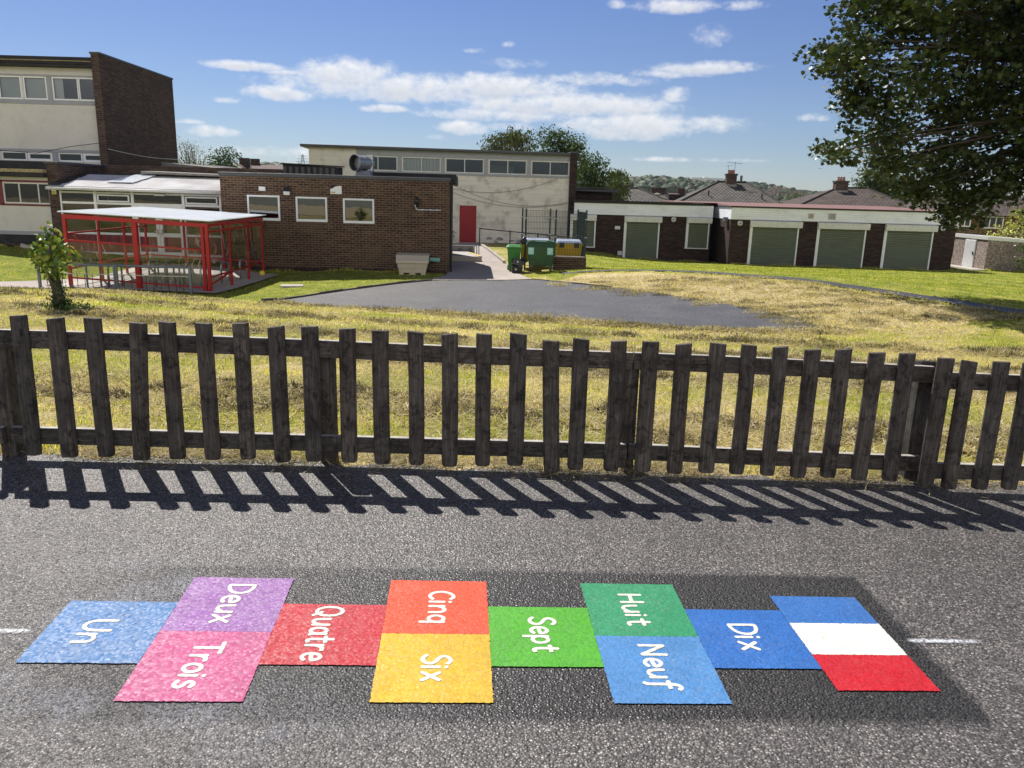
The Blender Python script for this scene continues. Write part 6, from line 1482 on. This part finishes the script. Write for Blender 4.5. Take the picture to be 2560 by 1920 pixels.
# ------------------------------------------------------------------ hills
prof = [(-420,396),(-200,394),(0,398),(200,402),(440,408),(520,412),(600,409),(660,404),(700,407),(740,412),(800,411),(900,414),(1100,424),(1300,432),(1480,438),(1570,442),(1610,438),(1650,441),(1700,443),(1780,449),(1850,452),(1900,455),(1930,458),(1960,466),(1990,471),(2080,481),(2150,486),(2230,487),(2290,480),(2340,480),(2420,485),(2560,489),(2760,494),(3000,498)]
HX = np.array([at(a, b_, 900).x for a, b_ in prof]); HZ = np.array([at(a, b_, 900).z for a, b_ in prof])
def ridge(x): return np.interp(x*1., HX, HZ)
def hill_z(x, y):
    xx = x*900./np.maximum(y, 1); t = np.clip((y-420)/(900-420), 0, 1)
    return -5 + (ridge(xx)+5 - 7.5)*(t**1.5)*np.where(y > 900, np.clip(1-(y-900)/500, -1, 1), 1)
hx = np.linspace(-900, 1000, 150); hy = np.linspace(400, 1300, 46); A, B = np.meshgrid(hx, hy, indexing='ij'); Z = hill_z(A, B)
I = np.arange(A.size).reshape(A.shape)
T = NT('hill_fields'); v = T.new('ShaderNodeNewGeometry').outputs['Position']
c = T.ramp(T.noise(v, .006, 3), [(.35, (.085,.13,.035)), (.5, (.16,.20,.06)), (.65, (.10,.13,.05))])
M['hill'] = T.surf(T.pbr(c, .95, 0, .05))
kind(np_mesh('hills', np.stack([A.ravel(), B.ravel(), Z.ravel()], 1), np.stack([I[:-1,:-1].ravel(), I[1:,:-1].ravel(), I[1:,1:].ravel(), I[:-1,1:].ravel()], 1), M['hill'], None, smooth=True), 'structure')
# woodland: crowns made of many leaf clumps over the upper slopes
def ico():
    bm = bmesh.new(); bmesh.ops.create_icosphere(bm, subdivisions=2, radius=1); V = np.array([v.co[:] for v in bm.verts]); Fc = np.array([[v.index for v in f.verts] for f in bm.faces]); bm.free(); return V, Fc
IV, IF = ico(); n = 5200
yy = 520 + 420*rng.uniform(0, 1, n)**.6; th = rng.uniform(-.50, .62, n); xx = th*yy
field = (np.abs(th - .187) < .050) & (yy < 742) & (yy > 560)
town = (th > .30) & (th < .41) & (rng.uniform(0, 1, n) < .45)
k = ~field & ~town & ~((yy < 600) & (rng.uniform(0, 1, n) < .5)); xx, yy = xx[k], yy[k]; n = len(xx)
s = rng.uniform(3.0, 5.6, n); zz = hill_z(xx, yy) + s*.55
d = 1 + .22*rng.normal(0, 1, (n, len(IV), 1)); V = np.stack([xx, yy, zz], 1)[:, None, :] + IV[None]*d*s[:, None, None]*np.array([1.15, 1.15, .95])
Fc = (IF[None] + (np.arange(n)*len(IV))[:, None, None]).reshape(-1, 3)
c = np.array([.040,.062,.026])[None]*rng.uniform(.6, 1.5, (n, 1)); c[:, 0] *= rng.uniform(.8, 1.35, n); c = np.repeat(c, len(IV), 0)*rng.uniform(.7, 1.3, (n*len(IV), 1))
kind(np_mesh('woodland', V.reshape(-1, 3), Fc, M['leaf_far'], c, smooth=False), 'stuff')
# pale houses dotted over the right-hand hillside
hb = MB().box(-3.6, 3.6, 0, 6, -3, 4.2).build('wall', M['white_old'], None)
ht = thing('hillside_house', 'tiny pale house among the trees on the hillside right of the grey bungalow', 'house', (0, 0, 0), 0, 'houses on the far hillside'); hb.parent = ht
roof_mesh([((-4,-.4,4),(4,-.4,4),(4,3,6.6),(-4,3,6.6)), ((4,6.4,4),(-4,6.4,4),(-4,3,6.6),(4,3,6.6))], None, 'roof', M['tile_red'], ht)
first = True
for i in range(30):
    a = 1878 + 150*random.random(); b_ = random.uniform(.40, .98); Yh = 560 + 300*b_
    x = (a-1280)/F_PX*Yh*1.02; z = float(hill_z(np.array([x]), np.array([Yh]))[0]) + 2.0
    if first: ht.location = (x, Yh, z); first = False
    else: dup(ht, (x, Yh, z), random.uniform(-.4, .4))
# far chimney stack, block on the skyline, pylon
p = at(1853, 449, 880); b = MB().lathe([(1.7, -12), (1.3, 6.8), (1.5, 6.9), (1.5, 7.4), (0, 7.4)], n=14); o = b.build('factory_chimney', M['brick_dark'], None); o.location = p - Vector((0,0,3.2)); tag(o, 'single tall chimney stack on the distant skyline', 'chimney')
p = at(1765, 446, 880); t = thing('skyline_building', 'long pale flat building on the distant wooded skyline', 'building', p)
part(MB().box(-16, 20, 0, 12, -8, .6).box(-2, 4, 2, 9, .61, 1.8), 'block', M['white_old'], t)
p = at(757, 404, 500); t = thing('electricity_pylon', 'faint lattice electricity pylon left of the hall roof', 'pylon', (p.x, p.y, 0))
zb, zt = 8., at(757, 386, 500).z; b = MB()
def pw(z): return .35 + 2.6*(1-(z-zb)/(zt-zb))**1.2
zs = np.linspace(zb, zt, 8)
for i in range(7):
    a, c = pw(zs[i]), pw(zs[i+1])
    for sx2 in (-1, 1):
        for sy2 in (-1, 1): b.bar((sx2*a, sy2*a, zs[i]), (sx2*c, sy2*c, zs[i+1]), .16)
        b.bar((sx2*a, -a, zs[i]), (-sx2*c, -c, zs[i+1]), .10); b.bar((sx2*a, a, zs[i]), (-sx2*c, c, zs[i+1]), .10)
part(b, 'tower', M['galv_grey'], t, fix=False)
b = MB()
for zc, L in ((zt-4.4, 4.2), (zt-2.7, 3.4), (zt-1.1, 2.6)): b.bar((-L,0,zc),(L,0,zc),.15).bar((-L,0,zc),(0,0,zc+.8),.1).bar((L,0,zc),(0,0,zc+.8),.1)
part(b, 'crossarm', M['galv_grey'], t, fix=False)
# exposure and light levels
USE_HAZE = True
EXPO, SUN, SKYK = 0.85, 3.9, .085
BACK_FILL, CLOUD = 12.0, 6.3
SKYRAMP = [(0., (.39, .42, .49)), (.12, (.41, .445, .56)), (.32, (.38, .43, .62)), (.6, (.23, .27, .42)), (1., (.19, .24, .40))]
# ------------------------------------------------------------------ sky, sun, air
SUN_EL, SUN_AZ = R(50.8), R(32.3)     # sun stands behind the school, to the left
sd_ = Vector((-math.sin(SUN_AZ)*math.cos(SUN_EL), math.cos(SUN_AZ)*math.cos(SUN_EL), math.sin(SUN_EL)))
sl = bpy.data.lights.new('sun', 'SUN'); sl.energy = SUN; sl.angle = R(.5); sl.color = (1.0, .955, .89)
so = bpy.data.objects.new('sun', sl); COL.objects.link(so); so.rotation_euler = sd_.to_track_quat('Z', 'Y').to_euler(); so.location = (-20, 30, 40)
w = bpy.data.worlds.new('World'); scene.world = w; w.use_nodes = True; nt = w.node_tree; nt.nodes.clear()
class WT(NT):
    def __init__(s): s.t = nt; s.n = nt.nodes
W = WT()
sky = W.new('ShaderNodeTexSky'); sky.sky_type = 'NISHITA'; sky.sun_disc = False; sky.sun_elevation = SUN_EL; sky.sun_rotation = -SUN_AZ
sky.altitude = 800; sky.air_density = 1.0; sky.dust_density = .25; sky.ozone_density = 1.2
tc = W.new('ShaderNodeTexCoord'); dirv = tc.outputs['Generated']
s = sep(W, dirv)
az = W.math('ARCTAN2', s[0], s[1]); el = W.math('ARCSINE', s[2])
def dir_px(px, py):
    d = at(px, py, 1.0) - Vector((0, 0, EYE)); d.normalize(); return math.atan2(d.x, d.y), math.asin(d.z)
# cumulus streets: (centre px, half width px, half height px, strength)
CL = [(880,192,150,52,1.),(1010,225,330,48,1.05),(1230,222,250,40,.95),(1400,265,330,40,1.),(1260,288,240,24,.75),(1510,202,140,22,.8),(1760,172,150,20,.9),(1640,185,120,14,.55),
      (700,236,92,26,.95),(612,166,118,17,1.05),(700,180,70,10,.7),(965,272,66,13,.8),(1600,318,170,44,1.05),(1480,310,110,28,.7),(1750,312,130,28,.7),(1160,322,70,22,.75),(1270,318,60,16,.6),(1690,242,42,24,.7),
      (530,330,66,18,.85),(470,304,40,8,.6),(1780,95,44,34,.40),(1690,18,120,22,.7),(1840,16,90,16,.6),(1540,12,24,14,.6),(1190,128,30,9,.55),(570,252,42,9,.5),(1270,113,18,9,.4),(1260,160,60,14,.3),(2030,295,50,12,.45),(1700,400,220,6,.35),(700,385,130,18,.35),(1340,160,24,12,.35),(1100,345,40,8,.4)]
n_w = W.new('ShaderNodeTexNoise'); n_w.inputs['Scale'].default_value = 1.; n_w.inputs['Detail'].default_value = 9; n_w.inputs['Roughness'].default_value = .62
W.l(comb(W, W.math('MULTIPLY', az, 20.), W.math('MULTIPLY', el, 32.), 3.7), n_w.inputs['Vector']); fb = n_w.outputs['Fac']
n_2 = W.new('ShaderNodeTexNoise'); n_2.inputs['Scale'].default_value = 1.; n_2.inputs['Detail'].default_value = 8; n_2.inputs['Roughness'].default_value = .66
W.l(comb(W, W.math('MULTIPLY', az, 60.), W.math('MULTIPLY', el, 84.), 9.1), n_2.inputs['Vector'])
fb = W.math('ADD', W.math('MULTIPLY', fb, .60), W.math('MULTIPLY', n_2.outputs['Fac'], .40))
dens = None; shade = None
for (cx, cy, hw, hh, st) in CL:
    a0, e0 = dir_px(cx, cy); a1, _ = dir_px(cx+hw, cy); _, e1 = dir_px(cx, cy-hh)
    sa, se = abs(a1-a0), abs(e1-e0); sl_ = -.0269*1.0
    da = W.math('DIVIDE', W.math('SUBTRACT', az, a0), sa)
    de = W.math('DIVIDE', W.math('SUBTRACT', el, e0), se)
    deb = W.math('MULTIPLY', W.math('MINIMUM', de, 0.), 1.35)       # flatter bases
    de2 = W.math('ADD', W.math('MAXIMUM', de, 0.), deb)
    r2 = W.math('ADD', W.math('MULTIPLY', da, da), W.math('MULTIPLY', de2, de2))
    f = W.math('MULTIPLY', W.math('SUBTRACT', 1.15, r2), st)
    dens = f if dens is None else W.math('MAXIMUM', dens, f)
    sh_ = W.math('SUBTRACT', f, W.math('MULTIPLY', de, .75))
    shade = sh_ if shade is None else W.math('MAXIMUM', shade, sh_)
dn = W.math('ADD', dens, W.math('MULTIPLY', W.math('SUBTRACT', fb, .5), 4.2))
mask = W.val(dn, .10, 1.15, 0, .97)
ms = W.new('ShaderNodeMapRange'); ms.interpolation_type = 'SMOOTHSTEP'; W.l(dn, ms.inputs[0]); ms.inputs[1].default_value = -.15; ms.inputs[2].default_value = 1.35; ms.inputs[3].default_value = 0; ms.inputs[4].default_value = .96
mask = ms.outputs[0]
greyf = W.val(W.math('ADD', shade, W.math('MULTIPLY', W.math('SUBTRACT', n_w.outputs['Fac'], .5), 2.2)), .55, 1.7, 0, 1)
ccol = W.mix(greyf, (CLOUD*1.0, CLOUD*1.0, CLOUD*1.01, 1), (CLOUD*.62, CLOUD*.66, CLOUD*.75, 1))
tint_ = W.ramp(W.val(el, 0., .9, 0, 1), SKYRAMP)
skyc = W.mix(1., sky.outputs[0], tint_, 'MULTIPLY')
# unseen cloud band added behind the camera to brighten the shaded walls
n_3 = W.new('ShaderNodeTexNoise'); n_3.inputs['Scale'].default_value = 2.6; n_3.inputs['Detail'].default_value = 6; W.l(dirv, n_3.inputs['Vector'])
back = W.math('MULTIPLY', W.val(s[1], -.05, -.35, 0, 1), W.math('MULTIPLY', W.val(el, .03, .12, 0, 1), W.val(el, .62, .38, 0, 1)))
back = W.math('MULTIPLY', back, W.val(n_3.outputs['Fac'], .38, .56, .25, 1))
skyc = W.mix(back, skyc, (BACK_FILL, BACK_FILL*.975, BACK_FILL*.95, 1))
col = W.mix(mask, skyc, ccol)
bg = W.new('ShaderNodeBackground'); W.l(col, bg.inputs[0]); bg.inputs[1].default_value = SKYK
wo = W.new('ShaderNodeOutputWorld'); W.l(bg.outputs[0], wo.inputs[0])
# air: thin haze that only the far hills are seen through
T = NT('haze_air'); vol = T.new('ShaderNodeVolumePrincipled'); vol.inputs['Color'].default_value = (.78, .86, .97, 1); vol.inputs['Density'].default_value = .00008; vol.inputs['Anisotropy'].default_value = .1
T.l(vol.outputs[0], T.out.inputs['Volume'])
if USE_HAZE:
    hz_ = MB().box(-1500, 1600, -60, 1600, -20, 62).build('haze', T.m, None); kind(hz_, 'stuff')
# ------------------------------------------------------------------ render settings
scene.view_settings.view_transform = 'Standard'; scene.view_settings.look = 'None'; scene.view_settings.gamma = 1; scene.view_settings.exposure = EXPO
scene.render.engine = 'CYCLES'; scene.cycles.use_denoising = True
scene.cycles.max_bounces = 6; scene.cycles.diffuse_bounces = 3; scene.cycles.glossy_bounces = 3; scene.cycles.transparent_max_bounces = 12; scene.cycles.transmission_bounces = 4; scene.cycles.volume_bounces = 0
scene.cycles.caustics_reflective = False; scene.cycles.caustics_refractive = False; scene.cycles.sample_clamp_indirect = 6
